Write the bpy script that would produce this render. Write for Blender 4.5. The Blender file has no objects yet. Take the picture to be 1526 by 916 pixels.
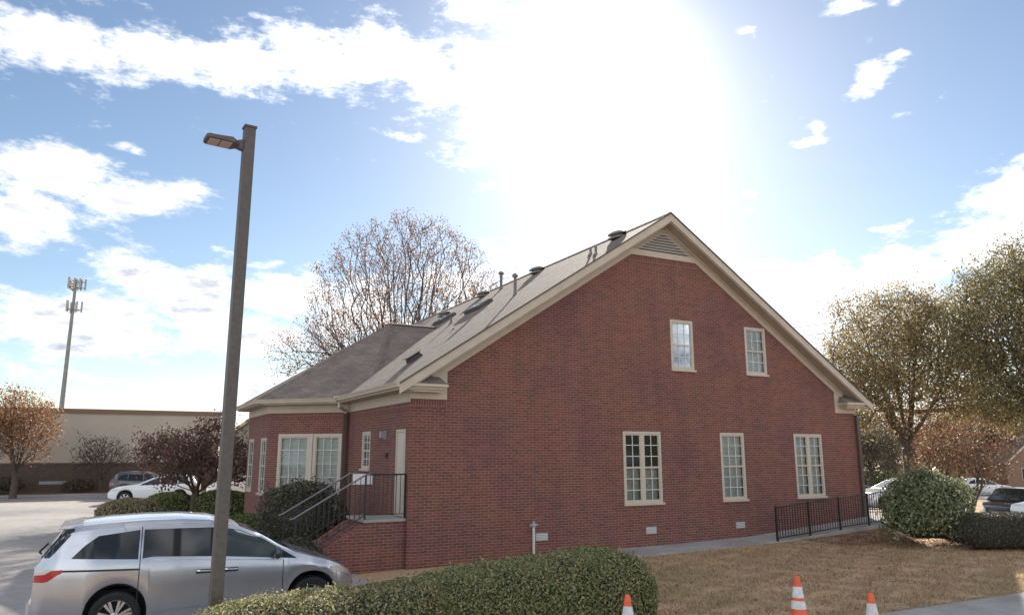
import bpy, bmesh, math, random
import numpy as np
from mathutils import Vector, Matrix
R = math.radians
sc = bpy.context.scene
COL = sc.collection

# ------------------------------------------------------------------ camera, sky, sun
CAMH = 2.5
cam_d = bpy.data.cameras.new('camera'); cam = bpy.data.objects.new('camera', cam_d); COL.objects.link(cam)
cam_d.sensor_width = 36.0; cam_d.lens = 36.0 * 1105.31 / 1526.0
cam_d.clip_start = 0.05; cam_d.clip_end = 3000
cam.location = (0, 0, CAMH); cam.rotation_euler = (math.pi / 2 + 0.1921, 0, 0)
sc.camera = cam

SUN_AZ, SUN_EL = 9.2, 25.6
SUN = Vector((math.sin(R(SUN_AZ)) * math.cos(R(SUN_EL)), math.cos(R(SUN_AZ)) * math.cos(R(SUN_EL)), math.sin(R(SUN_EL))))
sun_d = bpy.data.lights.new('sun', 'SUN'); sun_d.energy = 4.2; sun_d.angle = R(0.5); sun_d.color = (1.0, 0.93, 0.82)
sun_o = bpy.data.objects.new('sun', sun_d); COL.objects.link(sun_o)
sun_o.rotation_euler = (-SUN).to_track_quat('-Z', 'Y').to_euler(); sun_o.location = (0, 0, 60)

sc.view_settings.view_transform = 'Standard'; sc.view_settings.look = 'None'
sc.view_settings.exposure = 1.15; sc.view_settings.gamma = 1.0; sc.view_settings.use_curve_mapping = False
sc.cycles.max_bounces = 8; sc.cycles.transparent_max_bounces = 16
sc.cycles.diffuse_bounces = 4; sc.cycles.glossy_bounces = 3; sc.cycles.sample_clamp_indirect = 6.0
sc.cycles.use_denoising = True

world = bpy.data.worlds.new('World'); sc.world = world; world.use_nodes = True
def build_world():
    nt = world.node_tree; N = nt.nodes; L = nt.links; N.clear()
    def node(t, **k):
        n = N.new(t)
        for a, b in k.items(): setattr(n, a, b)
        return n
    def put(s, v):
        if hasattr(v, 'is_output'): L.new(v, s)
        else: s.default_value = v
    def m(op, a, b=0.0, c=None, clamp=False):
        n = node('ShaderNodeMath', operation=op, use_clamp=clamp)
        put(n.inputs[0], a); put(n.inputs[1], b)
        if c is not None: put(n.inputs[2], c)
        return n.outputs[0]
    def mixc(f, a, b):
        n = node('ShaderNodeMix', data_type='RGBA'); put(n.inputs[0], f); put(n.inputs[6], a); put(n.inputs[7], b)
        return n.outputs[2]
    def ramp(x, a, b):
        n = node('ShaderNodeMapRange', interpolation_type='SMOOTHSTEP'); put(n.inputs[0], x)
        n.inputs[1].default_value = a; n.inputs[2].default_value = b
        return n.outputs[0]
    tc = node('ShaderNodeTexCoord'); d = tc.outputs['Generated']
    sky = node('ShaderNodeTexSky', sky_type='NISHITA'); sky.sun_disc = False
    sky.sun_elevation = R(SUN_EL); sky.sun_rotation = R(SUN_AZ); sky.air_density = 1.0; sky.dust_density = 0.25; sky.ozone_density = 1.6
    sep = node('ShaderNodeSeparateXYZ'); L.new(d, sep.inputs[0]); X, Y, Z = sep.outputs
    az = m('MULTIPLY', m('ARCTAN2', X, Y), 57.2958); el = m('MULTIPLY', m('ARCSINE', Z), 57.2958)
    # cloud masses (azimuth, elevation, half width, half height, strength) as they hang in the sky, in degrees
    blobs = [(-20, 1.2, 26, 2.2, .8), (28, 2, 26, 3.5, .85), (-37, 25.8, 5, 2.2, 1.0), (-33, 26.2, 5, 2.2, 1.0), (-28, 27.0, 5, 2.0, 1.05), (-22, 27.6, 5.5, 2.1, 1.1), (-16, 28.3, 5, 2.6, 1.1), (-11, 29.2, 4.5, 3.0, 1.1), (-6.5, 28.2, 3.5, 3.4, 1.1), (-2, 27, 4, 6, 1.0), (1.2, 25, 4.2, 5, .68), (-35, 29.5, 5, 1.2, .75), (-3, 33, 5, 2, .8),
             (-33, 18.1, 4.5, 1.9, 1.1), (-28.5, 17.4, 4.5, 1.7, 1.1), (-24.5, 18.2, 3, .9, .85), (-34.5, 15.0, 4.2, 2.0, 1.1), (-29, 20.4, 3, .5, .6),
             (-28, 12.2, 4.0, 1.3, 1.05), (-24, 10.8, 5, 2.2, 1.1), (-30, 8.4, 7, 2.4, 1.1), (-17, 11.5, 4.5, 2.4, .95), (-12, 10, 5, 3.5, .9), (-20, 8, 7, 2, 1.0), (-31, 5.0, 6, .8, .8), (-20, 4.0, 9, 1.6, .85), (-38, 6, 4, 1.5, .8), (-22, 14.4, 1.6, .6, .7), (-18.5, 13.8, 2.4, .6, .8),
             (-1, 15.2, 2.5, 1.3, .8), (-4, 12, 5, 3, .8), (.5, 16.6, 1.2, .6, .6),
             (34, 13.2, 4.5, 2.2, 1.1), (28, 12.3, 4, 1.9, 1.05), (23.5, 11.6, 4, 2.0, 1.0), (19.5, 12.8, 2.2, 1.2, .95), (37, 15, 4.5, 3, 1.1), (28, 9.0, 8, 2.6, 1.0), (40, 10, 8, 4, 1.0), (22, 8.0, 4, 2, .9), (27.5, 15.1, 1.8, .35, .7), (30.5, 15.5, 1.2, .3, .65),
             (28.0, 25.7, 1.5, 1.2, 1.0), (27.0, 24.7, 1.2, .6, .9), (29.6, 26.2, .8, .5, .85), (24.0, 22.8, 1.0, .6, .95), (23.2, 22.0, 1.6, .45, .85), (26.4, 30.4, 1.6, .9, 1.0), (29.2, 30.0, .6, .6, .75), (18.7, 30.0, .8, .4, .7),
             (17.4, 18.4, .7, .3, .7), (18.7, 18.7, .6, .3, .7), (18.3, 17.6, .5, .35, .7), (15.5, 21.9, 1.0, .3, .6), (29.5, 22.6, .9, .4, .6), (-13.5, 21.6, 1.0, .3, .6), (-9, 24, 3, .5, .7), (-11, 22, .6, .6, .55)]
    dens = None
    nw = node('ShaderNodeTexNoise'); nw.inputs['Scale'].default_value = 9; nw.inputs['Detail'].default_value = 3
    mpw = node('ShaderNodeMapping'); mpw.inputs['Scale'].default_value = (1, 1, 1.7); L.new(d, mpw.inputs[0]); L.new(mpw.outputs[0], nw.inputs['Vector'])
    wsep = node('ShaderNodeSeparateXYZ'); L.new(nw.outputs['Color'], wsep.inputs[0])
    azw = m('ADD', az, m('MULTIPLY', m('SUBTRACT', wsep.outputs[0], .5), 3.4)); elw = m('ADD', el, m('MULTIPLY', m('SUBTRACT', wsep.outputs[1], .5), 2.0))
    for a0, e0, ra, re, s in blobs:
        if re < 1.3: s *= .86
        q = m('ADD', m('POWER', m('ABSOLUTE', m('DIVIDE', m('SUBTRACT', azw, a0), ra)), 2.0), m('POWER', m('ABSOLUTE', m('DIVIDE', m('SUBTRACT', elw, e0), re)), 2.0))
        g = m('MULTIPLY', m('EXPONENT', m('MULTIPLY', q, -1.0)), s)
        dens = g if dens is None else m('MAXIMUM', dens, g)
    # scattered clouds out of view, added behind, beside and overhead to fill the shade
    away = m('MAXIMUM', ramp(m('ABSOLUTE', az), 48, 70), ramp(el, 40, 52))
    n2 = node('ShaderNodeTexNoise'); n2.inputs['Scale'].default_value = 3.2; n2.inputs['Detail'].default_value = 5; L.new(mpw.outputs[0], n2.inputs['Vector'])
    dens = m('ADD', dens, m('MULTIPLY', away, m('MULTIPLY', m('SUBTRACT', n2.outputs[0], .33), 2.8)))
    nf = node('ShaderNodeTexNoise'); nf.inputs['Scale'].default_value = 16; nf.inputs['Detail'].default_value = 9; nf.inputs['Roughness'].default_value = .66
    mpf = node('ShaderNodeMapping'); mpf.inputs['Scale'].default_value = (1, 1, 2.4); L.new(d, mpf.inputs[0]); L.new(mpf.outputs[0], nf.inputs['Vector'])
    tot = m('ADD', dens, m('MULTIPLY', m('SUBTRACT', nf.outputs[0], .5), 2.0))
    ng = node('ShaderNodeTexNoise'); ng.inputs['Scale'].default_value = 48; ng.inputs['Detail'].default_value = 7; ng.inputs['Roughness'].default_value = .7; L.new(mpf.outputs[0], ng.inputs['Vector'])
    tot = m('ADD', tot, m('MULTIPLY', m('SUBTRACT', ng.outputs[0], .5), .9))
    cl = ramp(tot, .30, .92)
    thick = ramp(tot, .6, 1.2)
    # cloud brightness: brighter towards the sun, greyer in thick bases away from it
    dt = node('ShaderNodeVectorMath', operation='DOT_PRODUCT'); L.new(d, dt.inputs[0]); dt.inputs[1].default_value = SUN
    near = ramp(dt.outputs['Value'], .80, .97)
    nb = node('ShaderNodeTexNoise'); nb.inputs['Scale'].default_value = 11; nb.inputs['Detail'].default_value = 4
    mpb = node('ShaderNodeMapping'); mpb.inputs['Location'].default_value = (3.1, 1.7, .4); mpb.inputs['Scale'].default_value = (1, 1, 3.4); L.new(d, mpb.inputs[0]); L.new(mpb.outputs[0], nb.inputs['Vector'])
    grey = m('MULTIPLY', m('MULTIPLY', ramp(nb.outputs[0], .42, .62), thick), m('SUBTRACT', 1.0, near))
    grey = m('MULTIPLY', grey, ramp(el, 22, 12))
    ccol = mixc(grey, (.58, .58, .585, 1), (.25, .265, .32, 1))
    cs = m('ADD', m('ADD', m('MULTIPLY', near, .25), 1.0), m('MULTIPLY', ramp(dt.outputs['Value'], .55, -.3), 1.3))   # unseen clouds opposite the sun, brightened as fill light
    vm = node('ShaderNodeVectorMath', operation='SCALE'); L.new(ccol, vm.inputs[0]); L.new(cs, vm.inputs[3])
    sv = node('ShaderNodeVectorMath', operation='SCALE'); L.new(sky.outputs[0], sv.inputs[0]); sv.inputs[3].default_value = 0.06
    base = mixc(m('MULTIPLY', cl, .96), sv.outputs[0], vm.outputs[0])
    # bright circumsolar haze
    dg = node('ShaderNodeVectorMath', operation='DOT_PRODUCT'); L.new(d, dg.inputs[0]); dg.inputs[1].default_value = (math.sin(R(6.6)) * math.cos(R(27.6)), math.cos(R(6.6)) * math.cos(R(27.6)), math.sin(R(27.6)))
    dd = m('MAXIMUM', dg.outputs['Value'], 0.0)
    gl = m('ADD', m('MULTIPLY', m('POWER', dd, 240.0), .9), m('MULTIPLY', m('POWER', dd, 45.0), .07))
    gv = node('ShaderNodeVectorMath', operation='SCALE'); gv.inputs[0].default_value = (1.0, .98, .93); L.new(gl, gv.inputs[3])
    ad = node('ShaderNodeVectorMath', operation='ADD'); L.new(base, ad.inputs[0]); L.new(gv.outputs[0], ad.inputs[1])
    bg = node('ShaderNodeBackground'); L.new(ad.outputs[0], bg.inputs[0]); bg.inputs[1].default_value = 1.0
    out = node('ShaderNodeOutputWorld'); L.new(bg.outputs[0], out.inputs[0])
build_world()

# ------------------------------------------------------------------ materials
def pmat(name, col, rough=.7, metal=0.0, noise=0.0, nscale=8.0, bump=0.0, spec=.5, coat=0.0, detail=6, col2=None, coord='Object'):
    m = bpy.data.materials.new(name); m.use_nodes = True; nt = m.node_tree; b = nt.nodes['Principled BSDF']
    b.inputs['Base Color'].default_value = (*col, 1); b.inputs['Roughness'].default_value = rough; b.inputs['Metallic'].default_value = metal
    b.inputs['Specular IOR Level'].default_value = spec; b.inputs['Coat Weight'].default_value = coat
    if noise or bump or col2:
        tc = nt.nodes.new('ShaderNodeTexCoord'); n = nt.nodes.new('ShaderNodeTexNoise'); n.inputs['Scale'].default_value = nscale; n.inputs['Detail'].default_value = detail
        nt.links.new(tc.outputs[coord], n.inputs['Vector'])
        if noise or col2:
            c2 = col2 if col2 else tuple(c * (1 + noise) for c in col); c1 = col if col2 else tuple(c * (1 - noise) for c in col)
            r = nt.nodes.new('ShaderNodeValToRGB'); r.color_ramp.elements[0].position = .32; r.color_ramp.elements[1].position = .68
            r.color_ramp.elements[0].color = (*c1, 1); r.color_ramp.elements[1].color = (*c2, 1)
            nt.links.new(n.outputs['Fac'], r.inputs[0]); nt.links.new(r.outputs[0], b.inputs['Base Color'])
        if bump:
            bp = nt.nodes.new('ShaderNodeBump'); bp.inputs['Strength'].default_value = bump; bp.inputs['Distance'].default_value = .02
            nt.links.new(n.outputs['Fac'], bp.inputs['Height']); nt.links.new(bp.outputs[0], b.inputs['Normal'])
    return m

def ramp_stops(node, stops):
    cr = node.color_ramp
    while len(cr.elements) > len(stops): cr.elements.remove(cr.elements[-1])
    while len(cr.elements) < len(stops): cr.elements.new(1.0)
    for e, (p, c) in zip(cr.elements, stops): e.position = p; e.color = (*c, 1)

def leaf_mat(name, cols, trans=.35, rough=.55, gain=1.0):
    m = bpy.data.materials.new(name); m.use_nodes = True; nt = m.node_tree; N = nt.nodes; L = nt.links; N.clear()
    cols = [tuple(min(.6, x * gain) for x in c) for c in cols]
    g = N.new('ShaderNodeNewGeometry'); r = N.new('ShaderNodeValToRGB')
    ramp_stops(r, [(i / max(1, len(cols) - 1), c) for i, c in enumerate(cols)])
    L.new(g.outputs['Random Per Island'], r.inputs[0])
    p = N.new('ShaderNodeBsdfPrincipled'); p.inputs['Roughness'].default_value = rough; p.inputs['Specular IOR Level'].default_value = .35
    t = N.new('ShaderNodeBsdfTranslucent'); mx = N.new('ShaderNodeMixShader'); mx.inputs[0].default_value = trans
    L.new(r.outputs[0], p.inputs['Base Color']); L.new(r.outputs[0], t.inputs[0])
    L.new(p.outputs[0], mx.inputs[1]); L.new(t.outputs[0], mx.inputs[2])
    o = N.new('ShaderNodeOutputMaterial'); L.new(mx.outputs[0], o.inputs[0])
    return m

def brick_mat(name, c1, c2, mortar, scale=1.0, rot=False):
    m = bpy.data.materials.new(name); m.use_nodes = True; nt = m.node_tree; N = nt.nodes; L = nt.links; b = N['Principled BSDF']
    uv = N.new('ShaderNodeUVMap'); mp = N.new('ShaderNodeMapping'); L.new(uv.outputs[0], mp.inputs[0])
    if rot: mp.inputs['Rotation'].default_value = (0, 0, math.pi / 2)
    t = N.new('ShaderNodeTexBrick'); L.new(mp.outputs[0], t.inputs['Vector'])
    t.inputs['Scale'].default_value = 1.0; t.inputs['Brick Width'].default_value = .213 * scale; t.inputs['Row Height'].default_value = .0677 * scale
    t.inputs['Mortar Size'].default_value = .0048 * scale; t.inputs['Mortar Smooth'].default_value = .25; t.inputs['Bias'].default_value = -.1
    t.inputs['Color1'].default_value = (*c1, 1); t.inputs['Color2'].default_value = (*c2, 1); t.inputs['Mortar'].default_value = (*mortar, 1)
    if rot: t.offset = 0.0
    # broad weathering plus fine grain
    n = N.new('ShaderNodeTexNoise'); n.inputs['Scale'].default_value = .55; n.inputs['Detail'].default_value = 5; L.new(uv.outputs[0], n.inputs['Vector'])
    r = N.new('ShaderNodeValToRGB'); ramp_stops(r, [(.28, (.80, .82, .90)), (.42, (.95, .96, 1.02)), (.52, (1.0, 1.04, .94)), (.62, (1.04, .98, 1.0)), (.76, (1.15, 1.08, .90))]); L.new(n.outputs[0], r.inputs[0])
    n2 = N.new('ShaderNodeTexNoise'); n2.inputs['Scale'].default_value = 22; n2.inputs['Detail'].default_value = 4; L.new(uv.outputs[0], n2.inputs['Vector'])
    r2 = N.new('ShaderNodeValToRGB'); ramp_stops(r2, [(.3, (.78, .78, .8)), (.7, (1.2, 1.18, 1.15))]); L.new(n2.outputs[0], r2.inputs[0])
    x = N.new('ShaderNodeMix'); x.data_type = 'RGBA'; x.blend_type = 'MULTIPLY'; x.inputs[0].default_value = 1; L.new(t.outputs[0], x.inputs[6]); L.new(r.outputs[0], x.inputs[7])
    y = N.new('ShaderNodeMix'); y.data_type = 'RGBA'; y.blend_type = 'MULTIPLY'; y.inputs[0].default_value = 1; L.new(x.outputs[2], y.inputs[6]); L.new(r2.outputs[0], y.inputs[7])
    # rain streaks: noise drawn out downwards
    ms = N.new('ShaderNodeMapping'); ms.inputs['Scale'].default_value = (2.6, .16, 1); L.new(uv.outputs[0], ms.inputs[0]); n3 = N.new('ShaderNodeTexNoise'); n3.inputs['Scale'].default_value = 1.0; n3.inputs['Detail'].default_value = 6; L.new(ms.outputs[0], n3.inputs['Vector'])
    r3 = N.new('ShaderNodeValToRGB'); ramp_stops(r3, [(.30, (.90, .88, .90)), (.52, (1, 1, 1)), (.72, (1.05, 1.05, 1.0))]); L.new(n3.outputs[0], r3.inputs[0])
    y2 = N.new('ShaderNodeMix'); y2.data_type = 'RGBA'; y2.blend_type = 'MULTIPLY'; y2.inputs[0].default_value = 1; L.new(y.outputs[2], y2.inputs[6]); L.new(r3.outputs[0], y2.inputs[7]); y = y2
    L.new(y.outputs[2], b.inputs['Base Color']); b.inputs['Roughness'].default_value = .85
    bp = N.new('ShaderNodeBump'); bp.inputs['Strength'].default_value = .5; bp.inputs['Distance'].default_value = .008; bp.invert = True
    L.new(t.outputs['Fac'], bp.inputs['Height']); L.new(bp.outputs[0], b.inputs['Normal'])
    return m

def shingle_mat(name, c1, c2, gap):
    m = bpy.data.materials.new(name); m.use_nodes = True; nt = m.node_tree; N = nt.nodes; L = nt.links; b = N['Principled BSDF']
    uv = N.new('ShaderNodeUVMap'); t = N.new('ShaderNodeTexBrick'); L.new(uv.outputs[0], t.inputs['Vector'])
    t.inputs['Scale'].default_value = 1.0; t.inputs['Brick Width'].default_value = .31; t.inputs['Row Height'].default_value = .142; t.inputs['Mortar Size'].default_value = .006
    t.inputs['Color1'].default_value = (*c1, 1); t.inputs['Color2'].default_value = (*c2, 1); t.inputs['Mortar'].default_value = (*gap, 1)
    n = N.new('ShaderNodeTexNoise'); n.inputs['Scale'].default_value = 1.2; n.inputs['Detail'].default_value = 8; L.new(uv.outputs[0], n.inputs['Vector'])
    r = N.new('ShaderNodeValToRGB'); ramp_stops(r, [(.3, (.8, .8, .8)), (.7, (1.18, 1.15, 1.12))]); L.new(n.outputs[0], r.inputs[0])
    n2 = N.new('ShaderNodeTexNoise'); n2.inputs['Scale'].default_value = 26; n2.inputs['Detail'].default_value = 3; L.new(uv.outputs[0], n2.inputs['Vector'])
    r2 = N.new('ShaderNodeValToRGB'); ramp_stops(r2, [(.3, (.7, .7, .7)), (.7, (1.3, 1.3, 1.3))]); L.new(n2.outputs[0], r2.inputs[0])
    x = N.new('ShaderNodeMix'); x.data_type = 'RGBA'; x.blend_type = 'MULTIPLY'; x.inputs[0].default_value = 1; L.new(t.outputs[0], x.inputs[6]); L.new(r.outputs[0], x.inputs[7])
    y = N.new('ShaderNodeMix'); y.data_type = 'RGBA'; y.blend_type = 'MULTIPLY'; y.inputs[0].default_value = 1; L.new(x.outputs[2], y.inputs[6]); L.new(r2.outputs[0], y.inputs[7])
    L.new(y.outputs[2], b.inputs['Base Color']); b.inputs['Roughness'].default_value = .9
    bp = N.new('ShaderNodeBump'); bp.inputs['Strength'].default_value = .6; bp.inputs['Distance'].default_value = .01
    L.new(n2.outputs[0], bp.inputs['Height']); L.new(bp.outputs[0], b.inputs['Normal'])
    return m

def glass_mat(name, tint=(.75, .8, .8), refl=.10):
    m = bpy.data.materials.new(name); m.use_nodes = True; nt = m.node_tree; N = nt.nodes; L = nt.links; N.clear()
    tr = N.new('ShaderNodeBsdfTransparent'); tr.inputs[0].default_value = (*tint, 1)
    gl = N.new('ShaderNodeBsdfGlossy'); gl.inputs['Roughness'].default_value = .03; gl.inputs[0].default_value = (.45, .49, .54, 1)
    fr = N.new('ShaderNodeFresnel'); fr.inputs[0].default_value = 1.5; ad = N.new('ShaderNodeMath'); ad.operation = 'ADD'; ad.use_clamp = True; ad.inputs[1].default_value = refl
    L.new(fr.outputs[0], ad.inputs[0]); mx = N.new('ShaderNodeMixShader'); L.new(ad.outputs[0], mx.inputs[0]); L.new(tr.outputs[0], mx.inputs[1]); L.new(gl.outputs[0], mx.inputs[2])
    # old panes are never quite flat
    tc = N.new('ShaderNodeTexCoord'); n = N.new('ShaderNodeTexNoise'); n.inputs['Scale'].default_value = 1.3; L.new(tc.outputs['Object'], n.inputs['Vector'])
    bp = N.new('ShaderNodeBump'); bp.inputs['Strength'].default_value = .06; bp.inputs['Distance'].default_value = .05; L.new(n.outputs[0], bp.inputs['Height']); L.new(bp.outputs[0], gl.inputs['Normal'])
    o = N.new('ShaderNodeOutputMaterial'); L.new(mx.outputs[0], o.inputs[0])
    return m

def ground_mat(name, stops, scale, stops2=None, scale2=.25, bump=.5, rough=.95):
    m = bpy.data.materials.new(name); m.use_nodes = True; nt = m.node_tree; N = nt.nodes; L = nt.links; b = N['Principled BSDF']
    tc = N.new('ShaderNodeTexCoord'); n = N.new('ShaderNodeTexNoise'); n.inputs['Scale'].default_value = scale; n.inputs['Detail'].default_value = 8; n.inputs['Roughness'].default_value = .7
    L.new(tc.outputs['Object'], n.inputs['Vector']); r = N.new('ShaderNodeValToRGB'); ramp_stops(r, stops); L.new(n.outputs[0], r.inputs[0])
    c = r.outputs[0]
    if stops2:
        n2 = N.new('ShaderNodeTexNoise'); n2.inputs['Scale'].default_value = scale2; n2.inputs['Detail'].default_value = 5; L.new(tc.outputs['Object'], n2.inputs['Vector'])
        r2 = N.new('ShaderNodeValToRGB'); ramp_stops(r2, stops2); L.new(n2.outputs[0], r2.inputs[0])
        x = N.new('ShaderNodeMix'); x.data_type = 'RGBA'; x.blend_type = 'MULTIPLY'; x.inputs[0].default_value = 1; L.new(c, x.inputs[6]); L.new(r2.outputs[0], x.inputs[7]); c = x.outputs[2]
    L.new(c, b.inputs['Base Color']); b.inputs['Roughness'].default_value = rough; b.inputs['Specular IOR Level'].default_value = .2
    bp = N.new('ShaderNodeBump'); bp.inputs['Strength'].default_value = bump; bp.inputs['Distance'].default_value = .03; L.new(n.outputs[0], bp.inputs['Height']); L.new(bp.outputs[0], b.inputs['Normal'])
    return m

M = dict(
    brick=brick_mat('red_brick', (.215, .072, .058), (.130, .049, .045), (.33, .24, .185)),
    soldier=brick_mat('red_brick_upright', (.215, .072, .058), (.130, .049, .045), (.33, .24, .185), rot=True),
    shingle=shingle_mat('brown_shingle', (.22, .168, .138), (.16, .122, .10), (.08, .062, .052)),
    shingle_dark=shingle_mat('grey_brown_shingle', (.245, .195, .168), (.18, .145, .125), (.09, .072, .06)),
    shingleedge=pmat('shingle_edge', (.10, .08, .07), .9),
    trim=pmat('cream_trim', (.52, .435, .345), .6, noise=.07, nscale=3),
    soffit=pmat('soffit_board', (.42, .345, .275), .7, noise=.08, nscale=3),
    cream=pmat('cream_frame', (.53, .455, .37), .5, noise=.05, nscale=6),
    muntin=pmat('white_muntin', (.66, .64, .60), .5),
    door=pmat('cream_door', (.56, .50, .42), .5, noise=.04, nscale=2),
    glass=glass_mat('window_glass', (.80, .84, .83), .02),
    blind=pmat('white_blind', (.80, .79, .75), .6),
    curtain_reflection=pmat('pale_curtain_reflection', (.52, .54, .48), .8, noise=.2, nscale=9),
    room=pmat('dim_room', (.10, .09, .08), .9),
    bronze=pmat('bronze_metal', (.115, .098, .088), .5, metal=.2, noise=.15, nscale=20),
    downspout=pmat('brown_downspout', (.10, .072, .062), .5, noise=.1, nscale=8),
    black=pmat('black_iron', (.018, .017, .017), .45),
    railgrey=pmat('worn_rail', (.22, .20, .20), .4, metal=.5),
    ventgrey=pmat('galvanised_vent', (.34, .34, .34), .5, metal=.4, noise=.15, nscale=15),
    roofvent=pmat('weathered_roof_vent', (.20, .175, .155), .6, noise=.2, nscale=12),
    ventdark=pmat('dark_vent', (.05, .047, .045), .6),
    louver=pmat('louver_slat', (.40, .36, .31), .7),
    pvc=pmat('white_pipe', (.62, .62, .60), .4),
    concrete=ground_mat('concrete', [(.3, (.32, .30, .275)), (.7, (.42, .40, .37))], 6, [(.35, (.78, .78, .78)), (.65, (1.1, 1.1, 1.1))], .8, .15),
    lot=ground_mat('worn_lot', [(.3, (.29, .265, .25)), (.7, (.40, .37, .35))], 3, [(.35, (.72, .74, .78)), (.62, (1.1, 1.08, 1.05))], .16, .15),
    asphalt=ground_mat('asphalt', [(.3, (.045, .045, .047)), (.7, (.075, .073, .07))], 18, None, .2, .2),
    lawn=ground_mat('dormant_lawn', [(.28, (.29, .182, .105)), (.5, (.48, .325, .20)), (.72, (.60, .44, .285))], 9, [(.34, (.70, .78, .58)), (.5, (1, 1, 1)), (.66, (1.12, 1.0, .86))], .45, .8),
    straw=ground_mat('pine_straw', [(.3, (.11, .058, .036)), (.7, (.25, .14, .085))], 14, None, .3, .9),
    bark=pmat('grey_bark', (.085, .068, .055), .95, noise=.35, nscale=6, bump=.6),
    barkbrown=pmat('brown_bark', (.11, .078, .055), .95, noise=.3, nscale=6, bump=.5),
    tan=pmat('tan_stucco', (.50, .435, .355), .9, noise=.06, nscale=.6),
    tancap=pmat('brown_coping', (.22, .14, .09), .7),
    tanbase=brick_mat('brown_brick_base', (.125, .085, .066), (.09, .062, .05), (.17, .14, .12)),
    steel=pmat('tower_steel', (.21, .22, .225), .5, metal=.5, noise=.12, nscale=2),
    antenna=pmat('antenna_panel', (.33, .34, .33), .6),
    orange=pmat('orange_cone', (.82, .12, .04), .5, noise=.16, nscale=9),
    reflective=pmat('reflective_collar', (.70, .69, .68), .4, noise=.14, nscale=16),
    silver=pmat('silver_paint', (.47, .48, .52), .25, metal=.7, coat=.8, noise=.05, nscale=3),
    white=pmat('white_paint', (.78, .79, .80), .3, coat=.8),
    navy=pmat('dark_blue_paint', (.010, .012, .020), .25, coat=1),
    charcoal=pmat('charcoal_paint', (.03, .032, .036), .25, coat=1),
    blue=pmat('blue_paint', (.05, .10, .20), .25, coat=1),
    cglass=pmat('car_glass', (.02, .022, .024), .05, spec=.42),
    cglass2=pmat('car_glass_clear', (.045, .055, .05), .05, spec=.42),
    tyre=pmat('tyre_rubber', (.016, .016, .017), .8, noise=.2, nscale=30),
    rim=pmat('alloy_rim', (.52, .52, .53), .3, metal=.8),
    under=pmat('black_underbody', (.012, .012, .012), .8),
    red=pmat('red_lens', (.45, .012, .018), .15, coat=1),
    clear=pmat('clear_lens', (.62, .60, .58), .12, coat=1),
    amber=pmat('headlamp_lens', (.55, .42, .33), .12, coat=1),
    chrome=pmat('chrome', (.62, .62, .63), .18, metal=1),
    seam=pmat('panel_gap', (.03, .03, .032), .8),
    houseb=brick_mat('tan_brick', (.28, .16, .10), (.22, .12, .08), (.36, .30, .25)),
    siding=pmat('grey_siding', (.33, .34, .31), .8),
    sand=pmat('straw_verge', (.45, .38, .25), .95, noise=.15, nscale=1),
)
M['signwhite'] = pmat('white_panel', (.74, .74, .75), .4)
LEAF = dict(
    hedge=leaf_mat('hedge_leaf', [(.045, .055, .024), (.085, .10, .038), (.13, .145, .052), (.21, .20, .09)], .35, .65, 2.2),
    hedgeyellow=leaf_mat('sun_tinted_hedge_leaf', [(.09, .085, .04), (.17, .15, .075), (.27, .22, .12), (.38, .31, .20)], .35, .6, 1.4),  # yellowish hedge leaves, lightened further to stand in for sunlight
    dark=leaf_mat('dark_leaf', [(.028, .03, .022), (.05, .052, .034), (.075, .07, .045), (.10, .075, .055)], .3, .55, 1.6),
    green=leaf_mat('green_leaf', [(.05, .075, .02), (.10, .14, .04), (.15, .19, .06)], .35, .55, 1.3),
    camellia=leaf_mat('glossy_leaf', [(.05, .062, .032), (.09, .11, .055), (.15, .17, .09), (.24, .20, .12)], .35, .4, 2.0),
    plum=leaf_mat('plum_leaf', [(.065, .034, .032), (.11, .052, .048), (.15, .075, .062), (.09, .085, .045)], .35, .55, 1.3),
    oak=leaf_mat('autumn_oak_leaf', [(.11, .098, .055), (.19, .16, .085), (.28, .22, .11), (.38, .28, .13)], .5, .55, 1.25),
    oakdark=leaf_mat('dark_oak_leaf', [(.085, .082, .048), (.15, .138, .075), (.23, .195, .095), (.30, .23, .10)], .45, .55, 1.25),
    brownoak=leaf_mat('brown_oak_leaf', [(.12, .06, .04), (.20, .10, .06), (.27, .15, .09), (.30, .18, .08)], .4, .55, 1.15),
    russet=leaf_mat('russet_leaf', [(.16, .08, .045), (.25, .12, .065), (.32, .17, .09)], .45),
    rusty=leaf_mat('orange_leaf', [(.20, .10, .055), (.31, .155, .08), (.39, .22, .12), (.20, .145, .075)], .45),
    myrtle=leaf_mat('crape_myrtle_leaf', [(.16, .08, .05), (.23, .11, .07), (.17, .14, .07), (.30, .17, .10)], .4),
    scrub=leaf_mat('scrub_leaf', [(.08, .076, .05), (.14, .125, .08), (.19, .15, .10)], .35),
    fallen=leaf_mat('fallen_leaf', [(.16, .085, .05), (.28, .16, .09), (.40, .27, .17)], .2),
    straw=leaf_mat('dry_grass_blade', [(.31, .20, .115), (.48, .34, .21), (.60, .45, .295), (.32, .28, .16)], .35),
)

# ------------------------------------------------------------------ object helpers
def tag(o, label=None, cat=None, group=None, kind=None):
    if label: o['label'] = label
    if cat: o['category'] = cat
    if group: o['group'] = group
    if kind: o['kind'] = kind
    return o

def empty(name, loc=(0, 0, 0), rz=0.0):
    o = bpy.data.objects.new(name, None); COL.objects.link(o); o.location = loc; o.rotation_euler = (0, 0, rz); o.empty_display_size = .3
    return o

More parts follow.
